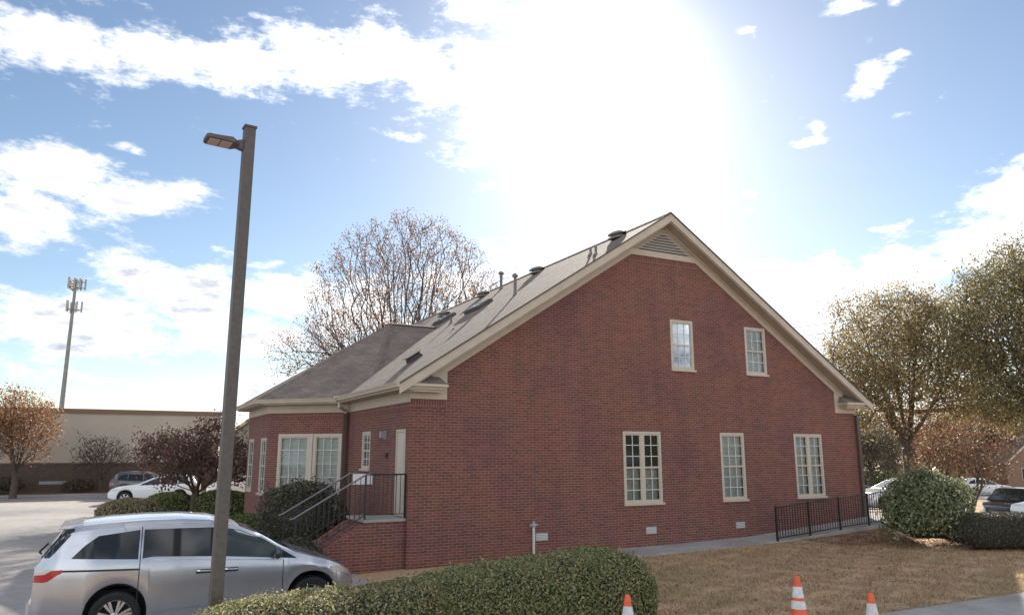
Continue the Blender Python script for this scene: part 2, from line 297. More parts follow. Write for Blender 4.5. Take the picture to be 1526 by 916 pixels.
def link(name, me, mats, parent=None, smooth=None):
    if not isinstance(mats, (list, tuple)): mats = [mats]
    for m in mats: me.materials.append(m)
    o = bpy.data.objects.new(name, me); COL.objects.link(o)
    if parent: o.parent = parent
    if smooth is not None:
        me.polygons.foreach_set('use_smooth', [True] * len(me.polygons))
        if smooth > 0: me.set_sharp_from_angle(angle=R(smooth))
    return o

def arr_mesh(name, V, F, mat_idx=None):
    """V n*3, F list of equal-length index rows (numpy) or list of arrays"""
    me = bpy.data.meshes.new(name)
    V = np.asarray(V, dtype=np.float32); Fs = F if isinstance(F, list) else [F]
    Fs = [np.asarray(f, dtype=np.int32) for f in Fs if len(f)]
    me.vertices.add(len(V)); me.vertices.foreach_set('co', V.ravel())
    nl = sum(f.size for f in Fs); npoly = sum(len(f) for f in Fs)
    me.loops.add(nl); me.loops.foreach_set('vertex_index', np.concatenate([f.ravel() for f in Fs]))
    me.polygons.add(npoly); st = []; s = 0
    for f in Fs:
        k = f.shape[1]; st.append(s + np.arange(len(f)) * k); s += f.size
    me.polygons.foreach_set('loop_start', np.concatenate(st).astype(np.int32))
    if mat_idx is not None: me.polygons.foreach_set('material_index', np.asarray(mat_idx, dtype=np.int32))
    me.update(calc_edges=True); me.validate()
    return me

class MB:
    def __init__(s): s.bm = bmesh.new()
    def face(s, pts, mi=0):
        f = s.bm.faces.new([s.bm.verts.new(p) for p in pts]); f.material_index = mi; return f
    def hexa(s, p, mi=0):
        v = [s.bm.verts.new(q) for q in p]
        for a in ((0, 3, 2, 1), (4, 5, 6, 7), (0, 1, 5, 4), (1, 2, 6, 5), (2, 3, 7, 6), (3, 0, 4, 7)):
            s.bm.faces.new([v[i] for i in a]).material_index = mi
        return s
    def box(s, x0, x1, y0, y1, z0, z1, mi=0):
        return s.hexa([(x0, y0, z0), (x1, y0, z0), (x1, y1, z0), (x0, y1, z0), (x0, y0, z1), (x1, y0, z1), (x1, y1, z1), (x0, y1, z1)], mi)
    def fbox(s, fr, h0, h1, d0, d1, z0, z1, mi=0):
        g = lambda h, d, z: fr.p(h, d, z)
        return s.hexa([g(h0, d0, z0), g(h1, d0, z0), g(h1, d1, z0), g(h0, d1, z0), g(h0, d0, z1), g(h1, d0, z1), g(h1, d1, z1), g(h0, d1, z1)], mi)
    def prism(s, poly, axis_pts, mi=0):
        """poly: list of 3D points (first section); axis_pts: offset vector -> extrudes a closed section"""
        a = [s.bm.verts.new(p) for p in poly]; off = Vector(axis_pts); b = [s.bm.verts.new(Vector(p) + off) for p in poly]
        n = len(a); s.bm.faces.new(a).material_index = mi; s.bm.faces.new(b[::-1]).material_index = mi
        for i in range(n): s.bm.faces.new((a[i], a[(i + 1) % n], b[(i + 1) % n], b[i])).material_index = mi
        return s
    def loft(s, secs, mi=0, cap=True):
        rows = [[s.bm.verts.new(p) for p in sec] for sec in secs]; n = len(rows[0])
        for a, b in zip(rows, rows[1:]):
            for i in range(n): s.bm.faces.new((a[i], a[(i + 1) % n], b[(i + 1) % n], b[i])).material_index = mi
        if cap: s.bm.faces.new(rows[0][::-1]).material_index = mi; s.bm.faces.new(rows[-1]).material_index = mi
        return s
    def tube(s, pts, r, seg=8, mi=0):
        pts = [Vector(p) for p in pts]; rr = r if isinstance(r, (list, tuple)) else [r] * len(pts); secs = []
        for i, p in enumerate(pts):
            t = (pts[min(i + 1, len(pts) - 1)] - pts[max(i - 1, 0)]).normalized()
            a = t.cross(Vector((0, 0, 1)) if abs(t.z) < .9 else Vector((1, 0, 0))).normalized(); b = t.cross(a)
            secs.append([p + (a * math.cos(k * 2 * math.pi / seg) + b * math.sin(k * 2 * math.pi / seg)) * rr[i] for k in range(seg)])
        return s.loft(secs, mi)
    def lathe(s, prof, seg=24, mi=0, c=(0, 0, 0), axis='z', cap=True):
        secs = []
        for r, z in prof:
            row = []
            for k in range(seg):
                a = k * 2 * math.pi / seg; x, y = r * math.cos(a), r * math.sin(a)
                row.append((c[0] + x, c[1] + y, c[2] + z) if axis == 'z' else (c[0] + x, c[1] + z, c[2] + y))
            secs.append(row)
        return s.loft(secs, mi, cap)
    def build(s, name, mats, parent=None, uv=False, smooth=None, bevel=0):
        bmesh.ops.recalc_face_normals(s.bm, faces=s.bm.faces[:])
        if bevel: bmesh.ops.bevel(s.bm, geom=s.bm.edges[:], offset=bevel, segments=1, affect='EDGES')
        if uv: box_uv(s.bm)
        me = bpy.data.meshes.new(name); s.bm.to_mesh(me); s.bm.free()
        return link(name, me, mats, parent, smooth)

def box_uv(bm):
    L = bm.loops.layers.uv.verify(); bm.normal_update()
    for f in bm.faces:
        n = f.normal; hz = math.hypot(n.x, n.y)
        if hz < .2:
            for l in f.loops: l[L].uv = (l.vert.co.x, l.vert.co.y)
        else:
            t = Vector((-n.y / hz, n.x / hz, 0)); up = n.cross(t)
            if up.z < 0: up = -up
            if t.x < -.01 or (abs(t.x) < .01 and t.y < 0): t = -t
            for l in f.loops: l[L].uv = (l.vert.co.dot(t), l.vert.co.dot(up))

class Frame:
    def __init__(s, O, H, N): s.O, s.H, s.N = Vector(O), Vector(H).normalized(), Vector(N).normalized()
    def p(s, h, d, z): return s.O + s.H * h + s.N * d + Vector((0, 0, z))

# ------------------------------------------------------------------ place: the building's own axes
AZ = 1.0911
A = Vector((-2.4775, 18.2, 0)); DU = Vector((math.sin(AZ), math.cos(AZ), 0)); DV = Vector((-math.cos(AZ), math.sin(AZ), 0))
RZ = math.atan2(DU.y, DU.x)
def W(u, v, z=0.0): return A + DU * u + DV * v + Vector((0, 0, z))
def to_uv(x, y):
    qx, qy = x - A.x, y - A.y
    return qx * DU.x + qy * DU.y, qx * DV.x + qy * DV.y
def sstep(a, b, x):
    t = np.clip((x - a) / (b - a), 0, 1); return t * t * (3 - 2 * t)
def ground_z(x, y):
    x = np.asarray(x, float); y = np.asarray(y, float); u, v = to_uv(x, y)
    base = np.interp(u, [-6, -1, 0, 5.6, 12, 16, 18, 30], [-.28, -.24, -.20, -.13, 0, .2, .26, .28])
    t = sstep(-9.0, -2.0, v); z = .03 * (1 - t) + base * t
    z = np.where(v < -12.05, -.10, z)
    w = sstep(4, 14, x)
    fall = -.045 * np.maximum(0, y - 27) - .08 * np.maximum(0, x - 17) * sstep(22, 30, y)
    z = np.maximum(z + w * fall, -1.7)
    return z
def gz(x, y): return float(ground_z(x, y))
def at(px, py, y):
    """the world point at forward distance y that lies along a line of sight measured in the photograph"""
    u = (px - 763) / 1105.31; w = -(py - 458) / 1105.31; cp, sp = math.cos(.1921), math.sin(.1921)
    r = Vector((u, cp - sp * w, sp + cp * w)); return Vector((0, 0, CAMH)) + r * (y / r.y)

def sheet(name, xs, ys, mat, zf, uvspace=False):
    X, Y = np.meshgrid(xs, ys); 
    if uvspace: PX = A.x + DU.x * X + DV.x * Y; PY = A.y + DU.y * X + DV.y * Y
    else: PX, PY = X, Y
    Z = zf(PX, PY); V = np.stack([PX, PY, Z], -1).reshape(-1, 3); nx, ny = len(xs), len(ys)
    i = np.arange(nx * ny).reshape(ny, nx); F = np.stack([i[:-1, :-1], i[:-1, 1:], i[1:, 1:], i[1:, :-1]], -1).reshape(-1, 4)
    return link(name, arr_mesh(name, V, F), mat, smooth=0)

xs = np.unique(np.concatenate([np.linspace(-400, -60, 12), np.linspace(-60, 60, 161), np.linspace(60, 400, 12)]))
ys = np.unique(np.concatenate([np.linspace(-60, -4, 10), np.linspace(-4, 100, 140), np.linspace(100, 900, 14)]))
tag(sheet('ground', xs, ys, M['lawn'], lambda x, y: ground_z(x, y) - np.where(to_uv(x, y)[1] < -11.6, .06, 0)), kind='structure')
# worn parking lot to the left of the building
fine = lambda a, b, s: np.linspace(a, b, max(2, int((b - a) / s) + 1))
tag(sheet('parking_lot', fine(-40, -1.2, .8), fine(-6.6, 39.0, .7), M['lot'], lambda x, y: ground_z(x, y) + .022, True), kind='structure')
tag(sheet('lot_verge', fine(-40, 6, .9), fine(39.1, 42.9, .5), M['straw'], lambda x, y: ground_z(x, y) + .13, True), kind='structure')
tag(sheet('sidewalk', fine(-30, 40, 1), fine(-12.0, -9.15, .47), M['concrete'], lambda x, y: ground_z(x, y) + .03, True), kind='structure')
tag(sheet('street', fine(-60, 60, 2), fine(-24, -12.2, 1), M['asphalt'], lambda x, y: ground_z(x, y) * 0 - .095, True), kind='structure')
mb = MB(); 
p = [W(-60, -12.2), W(-60, -12.0), W(60, -12.0), W(60, -12.2)]
mb.hexa([(q.x, q.y, -.2) for q in p] + [(q.x, q.y, .055) for q in p]); tag(mb.build('kerb', M['concrete']), kind='structure')
# lot kerb in front of the far verge
mb = MB(); p = [W(-40, 38.85), W(-40, 39.1), W(6, 39.1), W(6, 38.85)]
mb.hexa([(q.x, q.y, -.35) for q in p] + [(q.x, q.y, -.13) for q in p]); tag(mb.build('kerb', M['concrete']), kind='structure')
# road and verge beyond, on the right
tag(sheet('far_road', fine(8, 120, 2), fine(69, 82, 1.0), M['lot'], lambda x, y: ground_z(x, y) + .03), kind='structure')
tag(sheet('far_verge', fine(8, 140, 4), fine(82.1, 120, 2.0), M['sand'], lambda x, y: ground_z(x, y) + .02), kind='structure')
tag(sheet('car_park', fine(16.4, 44, 1.0), fine(4.0, 26, 1.0), M['lot'], lambda x, y: ground_z(x, y) + .03, True), kind='structure')
# planting bed of pine straw round the shrubs right of the building
tag(sheet('pine_straw_bed', fine(11.6, 19.5, .4), fine(-3.1, -1.3, .3), M['straw'], lambda x, y: ground_z(x, y) + .012, True), kind='structure')

# ------------------------------------------------------------------ the brick building
B = empty('brick_building', A, RZ)
tag(B, 'red brick gabled building with cream trim and brown shingle roof', 'building')
WID, SL, EZ, OH, BACK = 15.971, .6518, 4.144, .41, 24.0
RIDGE = EZ + SL * (WID / 2 + OH - .017)
roofz = lambda u: EZ + SL * (min(u, WID - u) + .393)
FG = Frame((0, 0, 0), (1, 0, 0), (0, -1, 0)); FL = Frame((0, 0, 0), (0, 1, 0), (-1, 0, 0))
FC = Frame((0, 5.45, 0), (-1, 1, 0), (-1, -1, 0)); FB = Frame((-2.04, 7.49, 0), (0, 1, 0), (-1, 0, 0))
BV1 = 11.61; FD = Frame((-2.04, BV1, 0), (1, 1, 0), (-1, 1, 0))
FR = Frame((WID, 0, 0), (0, 1, 0), (1, 0, 0))

def clip(poly, f):
    out = []
    for i in range(len(poly)):
        a, b = poly[i], poly[(i + 1) % len(poly)]; fa, fb = f(*a), f(*b)
        if fa >= 0: out.append(a)
        if (fa >= 0) != (fb >= 0):
            t = fa / (fa - fb); out.append((a[0] + (b[0] - a[0]) * t, a[1] + (b[1] - a[1]) * t))
    return out

def wall(mb, fr, h0, h1, z0, z1, holes, clips=(), depth=.11, d=0.0):
    hs = sorted({h0, h1} | {h for r in holes for h in r[:2]}); zs = sorted({z0, z1} | {z for r in holes for z in r[2:]})
    for a, b in zip(hs, hs[1:]):
        for c, e in zip(zs, zs[1:]):
            if any(r[0] <= (a + b) / 2 <= r[1] and r[2] <= (c + e) / 2 <= r[3] for r in holes): continue
            poly = [(a, c), (b, c), (b, e), (a, e)]
            for f in clips:
                poly = clip(poly, f)
                if len(poly) < 3: break
            if len(poly) >= 3: mb.face([fr.p(h, d, z) for h, z in poly])
    for a, b, c, e in holes:
        for q in (((a, c), (a, e)), ((a, e), (b, e)), ((b, e), (b, c)), ((b, c), (a, c))):
            mb.face([fr.p(q[0][0], d, q[0][1]), fr.p(q[1][0], d, q[1][1]), fr.p(q[1][0], d - depth, q[1][1]), fr.p(q[0][0], d - depth, q[0][1])])

LOW, LOWH, UP, UPH = 1.096, 3.076, 4.909, 6.418
gwin = [(6.298, 7.635, LOW, LOWH), (9.876, 10.849, LOW, LOWH), (12.993, 14.283, LOW, LOWH), (8.137, 9.014, UP, UPH), (11.123, 12.023, UP, UPH)]
cwin = [(1.34, 2.51, .86, 3.06), (.24, 1.25, .86, 3.06)]
bwin = [(.22, 1.35, 1.19, 2.95), (2.75, 3.9, 1.19, 2.95)]
swin = [(3.20, 4.02, 2.03, 3.07)]
door_h = (.27, .98, .955, 3.06)
mb = MB()
under = lambda h, z: (roofz(h) - .16) - z
wall(mb, FG, 0, WID, -.6, RIDGE, gwin, [lambda h, z: EZ + SL * (h + .393) - .16 - z, lambda h, z: EZ + SL * (WID - h + .393) - .16 - z])
wall(mb, FL, 0, 5.45, -.6, 4.1, [door_h] + swin)
wall(mb, FL, 14, BACK, -.6, 4.1, [])
wall(mb, FR, 0, BACK, -.6, 4.1, [])
fb = Frame((0, BACK, 0), (1, 0, 0), (0, 1, 0))
wall(mb, fb, 0, WID, -.6, RIDGE, [], [lambda h, z: EZ + SL * (h + .393) - .16 - z, lambda h, z: EZ + SL * (WID - h + .393) - .16 - z])
mb.build('wall', M['brick'], B, uv=True)
mb = MB(); wall(mb, FC, 0, 2.885, -.6, 4.0, cwin); wall(mb, FB, 0, BV1 - 7.49, -.6, 4.0, bwin); wall(mb, FD, 0, 2.885, -.6, 4.0, [])
mb.build('bay_wall', M['brick'], B, uv=True)
# upright brick courses under the cornice and the louvre
mb = MB(); mb = None
for fr_, a_, b_, z0_, z1_ in ((FG, -.003, .955, 3.58, 3.775), (FL, .0, 5.40, 3.50, 3.70), (FG, 15.02, WID + .003, 3.58, 3.775), (FG, 6.52, 9.45, 8.05, 8.25), (FC, .08, 2.80, 3.50, 3.70)):
    mb = MB(); mb.fbox(fr_, a_, b_, 0, .004, z0_, z1_); mb.build('soldier_course', M['soldier'], B, uv=True)
# floors inside so that no daylight runs through the rooms
mb = MB(); mb.box(.05, WID - .05, .3, BACK - .1, 3.6, 3.7); mb.box(.05, WID - .05, 4.5, 4.6, -.5, 3.6); mb.box(8.6, 8.7, .13, 4.4, -.5, 3.55); mb.box(.05, WID - .05, .3, BACK - .1, .05, .12)
mb.box(10.0, 10.1, .13, 4.4, 3.72, 7.6); mb.box(3, 13, 4.5, 4.6, 3.72, 6.4); mb.box(0.06, .14, 5.6, 13.4, -.5, 3.6)
mb.build('room', M['room'], B)

# roof: main gable in two slopes
TH = .13
def slope_quad(pts, name, mat, parent, th=TH, uvdir=None):
    mb = MB(); top = [Vector(p) for p in pts]; mb.hexa([p - Vector((0, 0, th)) for p in top] + top) if len(top) == 4 else mb.prism([p - Vector((0, 0, th)) for p in top], (0, 0, th))
    return mb.build(name, mat, parent, uv=True)
uL, uR, zE = -OH, WID + OH, EZ
roof_parts = MB()
top = [(uL, -OH, zE), (WID / 2, -OH, RIDGE), (WID / 2, BACK + OH, RIDGE), (uL, BACK + OH, zE)]
roof_parts.hexa([Vector(p) - Vector((0, 0, TH)) for p in top] + [Vector(p) for p in top])
top = [(WID / 2, -OH, RIDGE), (uR, -OH, zE), (uR, BACK + OH, zE), (WID / 2, BACK + OH, RIDGE)]
roof_parts.hexa([Vector(p) - Vector((0, 0, TH)) for p in top] + [Vector(p) for p in top])
roof = roof_parts.build('roof', M['shingle'], B, uv=True)
mb = MB(); mb.prism([(WID / 2 - .17, -OH - .005, RIDGE - .085), (WID / 2, -OH - .005, RIDGE + .035), (WID / 2 + .17, -OH - .005, RIDGE - .085), (WID / 2, -OH - .005, RIDGE - .02)], (0, BACK + 2 * OH + .01, 0))
mb.build('ridge_cap', M['shingle_dark'], roof, uv=True)

# bay roof: half of an eight-sided hip meeting the main slope in a valley
AP = Vector((2.57, 9.55, 7.29)); EB = 4.12; rt = 2 ** .5
eaveL = -2.04 - OH; eC = 5.45 - OH * rt
def bayz(u, v):
    f = [EB + (AP.z - EB) * (u - eaveL) / (AP.x - eaveL),
         EB + (AP.z - EB) * (u + v - eC) / (AP.x + AP.y - eC),
         EB + (AP.z - EB) * (v - 4.5) / (AP.y - 4.5),
         EB + (AP.z - EB) * (u - v - eC + 2 * AP.y) / (AP.x + AP.y - eC),
         EB + (AP.z - EB) * (2 * AP.y - v - 4.5) / (AP.y - 4.5)]
    return f
# corner points of the facets
pC0 = (eaveL, eC - eaveL, EB); pC1 = (-OH, eC + OH, EB); pL1 = (eaveL, 2 * AP.y - (eC - eaveL), EB)
tp = (.94, 5.88); tpz = bayz(*tp)[1]; ridge_end = (4.60, AP.y, AP.z)
mir = lambda p: (p[0], 2 * AP.y - p[1], p[2])
facets = [[pC0, pC1, (tp[0], tp[1], tpz), tuple(AP)], [pL1, pC0, tuple(AP)], [tuple(AP), (tp[0], tp[1], tpz), ridge_end]]
facets += [[mir(p) for p in facets[0]], [mir(p) for p in facets[2]]]
mb = MB()
for f in facets:
    mb.face(f); mb.face([(p[0], p[1], p[2] - .12) for p in f])
for a, b in ((pC0, pC1), (pL1, pC0), (mir(pC0), mir(pC1))): mb.face([a, b, (b[0], b[1], b[2] - .12), (a[0], a[1], a[2] - .12)])
br = mb.build('bay_roof', M['shingle_dark'], B, uv=True)
def cap_strip(mb, a, b, w=.15, h=.03):
    a, b = Vector(a), Vector(b); t = (b - a).normalized(); s = t.cross(Vector((0, 0, 1))).normalized()
    mb.loft([[p - s * w - Vector((0, 0, .035)), p + Vector((0, 0, h)), p + s * w - Vector((0, 0, .035)), p - Vector((0, 0, .02))] for p in (a, b)])
mb = MB(); cap_strip(mb, AP, (tp[0], tp[1], tpz)); cap_strip(mb, pC0, AP); cap_strip(mb, pL1, AP); cap_strip(mb, AP, ridge_end)
mb.build('hip_cap', M['shingle'], br, uv=True)

# rakes, soffits, friezes
def rake(name, mirror):
    mx = (lambda u: WID - u) if mirror else (lambda u: u)
    e = 1e-3
    mb = MB()
    def strip(u0, u1, o0, o1, v0, v1, mi=0):   # board following the slope; o = vertical offset from the roof plane
        z = lambda u: EZ + SL * (u + .393)
        mb.hexa([(mx(u0), v0, z(u0) + o1), (mx(u1), v0, z(u1) + o1), (mx(u1), v1, z(u1) + o1), (mx(u0), v1, z(u0) + o1),
                 (mx(u0), v0, z(u0) + o0), (mx(u1), v0, z(u1) + o0), (mx(u1), v1, z(u1) + o0), (mx(u0), v1, z(u0) + o0)], mi)
    strip(-OH - .02, WID / 2, -.035, -.27, -OH - .03, -OH - .002)        # fascia
    strip(-OH - .02, WID / 2, .012, -.033, -OH - .055, -OH - .004, 2)       # drip moulding
    strip(.0, WID / 2, -.275, -.31, -OH + .0, -.002, 1)                  # soffit
    strip(.55, WID / 2, -.315, -.545, -.035, -.003)                      # frieze on the brick
    strip(.55, WID / 2, -.312, -.37, -.075, -.037)                       # bed moulding
    mb.build(name, [M['trim'], M['soffit'], M['shingleedge']], B)
rake('rake_board', False); rake('rake_board', True)

def cornice_return(mirror):
    mx = (lambda u: WID - u) if mirror else (lambda u: u)
    mb = MB(); z = lambda u: EZ + SL * (u + .393)
    # flat board on the wall
    mb.prism([(mx(-.03), -.03, 3.78), (mx(.95), -.03, 3.78), (mx(.95), -.03, z(.95) - .40), (mx(-.03), -.03, 3.98)], (0, .028, 0))
    # projecting return, stepped like a moulding
    for o, z0, z1 in ((.30, 3.93, 3.985), (.36, 3.987, 4.05), (OH + .02, 4.052, 4.12)):
        a, b = sorted((mx(-o), mx(.50 + o * .75))); mb.box(a, b, -o, -.031, z0, z1)
    o = mb.build('cornice_return', M['trim'], B)
    mb = MB(); a0, a1 = -OH - .02, .80
    P = [(mx(a0 + .38), -OH - .02, 4.125), (mx(a1), -OH - .02, 4.125), (mx(a1), -.04, 4.125), (mx(a0 + .38), -.04, 4.125), (mx(a0 + .45), -.06, 4.33), (mx(a1 - .08), -.06, 4.33), (mx(a1 - .08), -.04, 4.33), (mx(a0 + .45), -.04, 4.33)]
    mb.hexa(P); mb.build('return_cap', M['shingle_dark'], o, uv=True)
cornice_return(False); cornice_return(True)

# louvre triangle under the apex
mb = MB(); cu = WID / 2
za = RIDGE - .50
mb.fbox(FG, 6.60, 9.37, .003, .04, 8.26, 8.44)
mb.build('louver_sill', M['trim'], B)
mb = MB(); mb.prism([(cu - 1.36, -.02, 8.445), (cu + 1.36, -.02, 8.445), (cu, -.02, 8.445 + 1.36 * SL + .02)], (0, .016, 0)); lb = mb.build('gable_louver', M['ventdark'], B)
mb = MB(); k = 0; zz = 8.47
while zz < 9.28:
    w = (9.33 - zz) / SL * .99
    mb.hexa([(cu - w, -.06, zz), (cu + w, -.06, zz), (cu + w, -.055, zz + .012), (cu - w, -.055, zz + .012), (cu - w * .99, -.022, zz + .06), (cu + w * .99, -.022, zz + .06), (cu + w * .99, -.02, zz + .072), (cu - w * .99, -.02, zz + .072)])
    zz += .085
mb.build('louver_slat', M['louver'], lb)

# gutters, fascia and frieze along the left eaves
def gutter_run(mb, a, b, n, ext0=0, ext1=0):
    a, b, n = Vector(a), Vector(b), Vector(n).normalized(); t = (b - a).normalized(); a = a - t * ext0; b = b + t * ext1
    sec = [(0, 0), (.115, 0), (.105, -.03), (.085, -.065), (.07, -.12), (.0, -.12)]
    mb.loft([[p + n * q[0] + Vector((0, 0, q[1] - .008)) for q in sec] for p in (a, b)])
s2 = 1 / rt
mb = MB(); gutter_run(mb, (-OH - .005, -OH, EZ), (-OH - .005, eC + OH - .05, EZ), (-1, 0, 0), .02, -.02)
gutter_run(mb, (pC1[0] - .004, pC1[1] - .004, EB), (pC0[0] - .004, pC0[1] - .004, EB), (-1, -1, 0), -.04, .045)
gutter_run(mb, (eaveL - .005, pC0[1], EB), (eaveL - .005, pL1[1], EB), (-1, 0, 0), .0, .05)
gutter_run(mb, (WID + OH + .005, -OH, EZ), (WID + OH + .005, BACK, EZ), (1, 0, 0), .02, 0)
g = mb.build('gutter', M['trim'], B)
mb = MB(); c = FC.p(.14, .53, 3.90); mb.fbox(FC, -.08, .26, .425, .55, 4.115, 4.165); mb.build('gutter_outlet', M['cream'], g)
mb = MB()
# soffit boards + frieze boards
mb.box(-OH + .005, -.032, -.40, eC + OH - .2, 3.96, 3.985, 1); mb.fbox(FL, .0, 5.47, .003, .03, 3.70, 3.955)
mb.fbox(FC, -.12, 2.86, .032, OH - .01, 3.94, 3.965, 1); mb.fbox(FC, .03, 2.90, .003, .03, 3.70, 3.935)
mb.fbox(FB, -.14, BV1 - 7.49 + .14, .032, OH - .01, 3.945, 3.97, 1); mb.fbox(FB, -.02, BV1 - 7.49 + .02, .003, .031, 3.705, 3.94)
mb.box(WID + .032, WID + OH - .005, -.40, BACK, 3.96, 3.985, 1); mb.fbox(FR, 0, BACK, .003, .03, 3.70, 3.955)
mb.fbox(FL, -OH + .01, eC + OH - .1, OH - .03, OH - .003, 3.985, 4.12); mb.fbox(FC, -.05, 3.0, OH - .028, OH - .002, 3.966, 4.10); mb.fbox(FB, -.17, BV1 - 7.49 + .17, OH - .028, OH - .002, 3.972, 4.10)
mb.build('eave_board', [M['trim'], M['soffit']], B)

# downspouts
mb = MB(); q = FC.p(.10, .09, 0)
mb.box(q.x - .055, q.x + .055, q.y - .05, q.y + .05, -.1, 3.66)
mb.build('downspout', M['downspout'], B)
mb = MB(); o = FC.p(.1, .47, 4.0); mb.tube([o, o - Vector((0, 0, .16)), Vector((q.x, q.y, 3.74)), Vector((q.x, q.y, 3.64))], .05, 8); mb.build('downspout_elbow', M['trim'], B)
mb = MB(); mb.fbox(FG, WID - .02, WID + .11, .0, .10, .3, 3.72); mb.build('downspout', M['downspout'], B)

# windows -----------------------------------------------------------
def window(fr, r, sashes=1, cols=3, rows=6, cover=None, meet=True, sill=True, name='window', fw=.075, mw=.02):
    h0, h1, z0, z1 = r; e = .004
    mb = MB()
    fd0, fd1 = -.085, -.004
    a, b = h0 + e, h1 - e; c, d = z0 + e, z1 - e
    mb.fbox(fr, a, a + fw, fd0, fd1, c, d); mb.fbox(fr, b - fw, b, fd0, fd1, c, d); mb.fbox(fr, a + fw, b - fw, fd0, fd1, d - fw, d); mb.fbox(fr, a + fw, b - fw, fd0, fd1, c, c + fw * .6)
    w = (b - a - 2 * fw); span = []
    if sashes == 2:
        mid = (a + b) / 2; mb.fbox(fr, mid - .06, mid + .06, fd0, fd1 - .006, c + fw * .6, d - fw); span = [(a + fw, mid - .06), (mid + .06, b - fw)]
    else: span = [(a + fw, b - fw)]
    win = mb.build(name, M['cream'], B)
    if sill:
        mb = MB(); mb.fbox(fr, h0 - .03, h1 + .03, -.07, .055, z0 - .055, z0 + .004); mb.build('sill', M['cream'], win)
    zc, zd = c + fw * .6, d - fw
    mm = MB(); pn = MB()
    for s0, s1 in span:
        if meet: mm.fbox(fr, s0, s1, -.062, -.018, (zc + zd) / 2 - .025, (zc + zd) / 2 + .025, 1)
        mm.fbox(fr, s0, s0 + .028, -.06, -.022, zc, zd, 1); mm.fbox(fr, s1 - .028, s1, -.06, -.022, zc, zd, 1); mm.fbox(fr, s0 + .028, s1 - .028, -.06, -.022, zc, zc + .04, 1); mm.fbox(fr, s0 + .028, s1 - .028, -.06, -.022, zd - .035, zd, 1)
        for i in range(1, cols):
            x = s0 + (s1 - s0) * i / cols; mm.fbox(fr, x - mw / 2, x + mw / 2, -.052, -.030, zc + .041, zd - .036)
        for j in range(1, rows):
            if meet and j == rows // 2: continue
            z = zc + (zd - zc) * j / rows; mm.fbox(fr, s0 + .029, s1 - .029, -.050, -.032, z - mw / 2, z + mw / 2)
        pn.face([fr.p(s0, -.041, zc), fr.p(s1, -.041, zc), fr.p(s1, -.041, zd), fr.p(s0, -.041, zd)])
    mm.build('muntin', [M['muntin'], M['cream']], win); pn.build('pane', M['glass'], win)
    if cover:
        kind, f0, f1 = cover; mb = MB(); zb, zt = zc + (zd - zc) * f0, zc + (zd - zc) * f1
        for s0, s1 in span:
            if kind == 'blind':
                z = zb
                while z < zt: mb.fbox(fr, s0, s1, -.125, -.118, z, z + .034); z += .040
            else:
                n = 14
                for i in range(n):
                    x0 = s0 + (s1 - s0) * i / n; x1 = s0 + (s1 - s0) * (i + 1) / n; dd = (-.13, -.16)
                    mb.face([fr.p(x0, dd[i % 2], zb), fr.p(x1, dd[(i + 1) % 2], zb), fr.p(x1, dd[(i + 1) % 2], zt), fr.p(x0, dd[i % 2], zt)])
        mb.build('blind' if kind == 'blind' else 'curtain_reflection', M['blind'] if kind == 'blind' else M['curtain_reflection'], win)
    return win
window(FG, gwin[0], 2, 2, 6, ('curtain_reflection', 0, .48)); window(FG, gwin[1], 1, 3, 6, ('blind', 0, 1)); window(FG, gwin[2], 2, 2, 6, ('blind', 0, 1))  # half cover in the first window stands in for a pale reflection
window(FG, gwin[3], 1, 3, 4, ('curtain_reflection', .5, 1)); window(FG, gwin[4], 1, 3, 4, ('blind', 0, 1))  # upper half cover of the first one stands in for reflected sky
window(FC, cwin[0], 1, 3, 5, ('blind', .0, 1), meet=False, sill=False, fw=.10); window(FC, cwin[1], 1, 3, 5, ('blind', .0, 1), meet=False, sill=False, fw=.10)
mb = MB(); mb.fbox(FC, .20, 2.56, -.08, .05, .80, .858); mb.fbox(FC, 1.256, 1.334, -.05, .012, .86, 3.06); mb.build('window_mullion', M['cream'], B)
window(FB, bwin[0], 1, 3, 4, ('blind', 0, 1)); window(FB, bwin[1], 1, 3, 4, ('blind', 0, 1))
window(FL, swin[0], 1, 2, 4, ('curtain_reflection', 0, 1))

# door with frame
mb = MB(); h0, h1, z0, z1 = door_h; e = .004
mb.fbox(FL, h0 + e, h0 + .07, -.07, .01, z0, z1 - e); mb.fbox(FL, h1 - .07, h1 - e, -.07, .01, z0, z1 - e); mb.fbox(FL, h0 + .07, h1 - .07, -.07, .01, z1 - .07, z1 - e)
df = mb.build('door_frame', M['cream'], B)
mb = MB(); mb.fbox(FL, h0 + .072, h1 - .072, -.055, -.015, z0 + .01, z1 - .072); 
for zz in (z0 + .2, z0 + 1.1): mb.fbox(FL, h0 + .16, h1 - .16, -.014, -.004, zz, zz + (.75 if zz < 1.3 else .72))
dr = mb.build('door', M['door'], df)
mb = MB(); mb.tube([FL.p(h1 - .12, -.01, z0 + .98), FL.p(h1 - .12, .06, z0 + .98), FL.p(h1 - .2, .06, z0 + .98)], .012, 6); mb.build('door_handle', M['bronze'], df)
# wall lamp and small dark keypad beside the door
mb = MB(); mb.fbox(FL, 1.74, 1.94, .004, .03, 2.82, 3.05); mb.fbox(FL, 1.77, 1.91, .03, .16, 2.86, 3.03); mb.build('wall_lamp', M['ventgrey'], B, bevel=.008)
mb = MB(); mb.fbox(FL, 1.60, 1.76, .004, .05, 2.36, 2.47); mb.build('keypad', M['black'], B, bevel=.006)
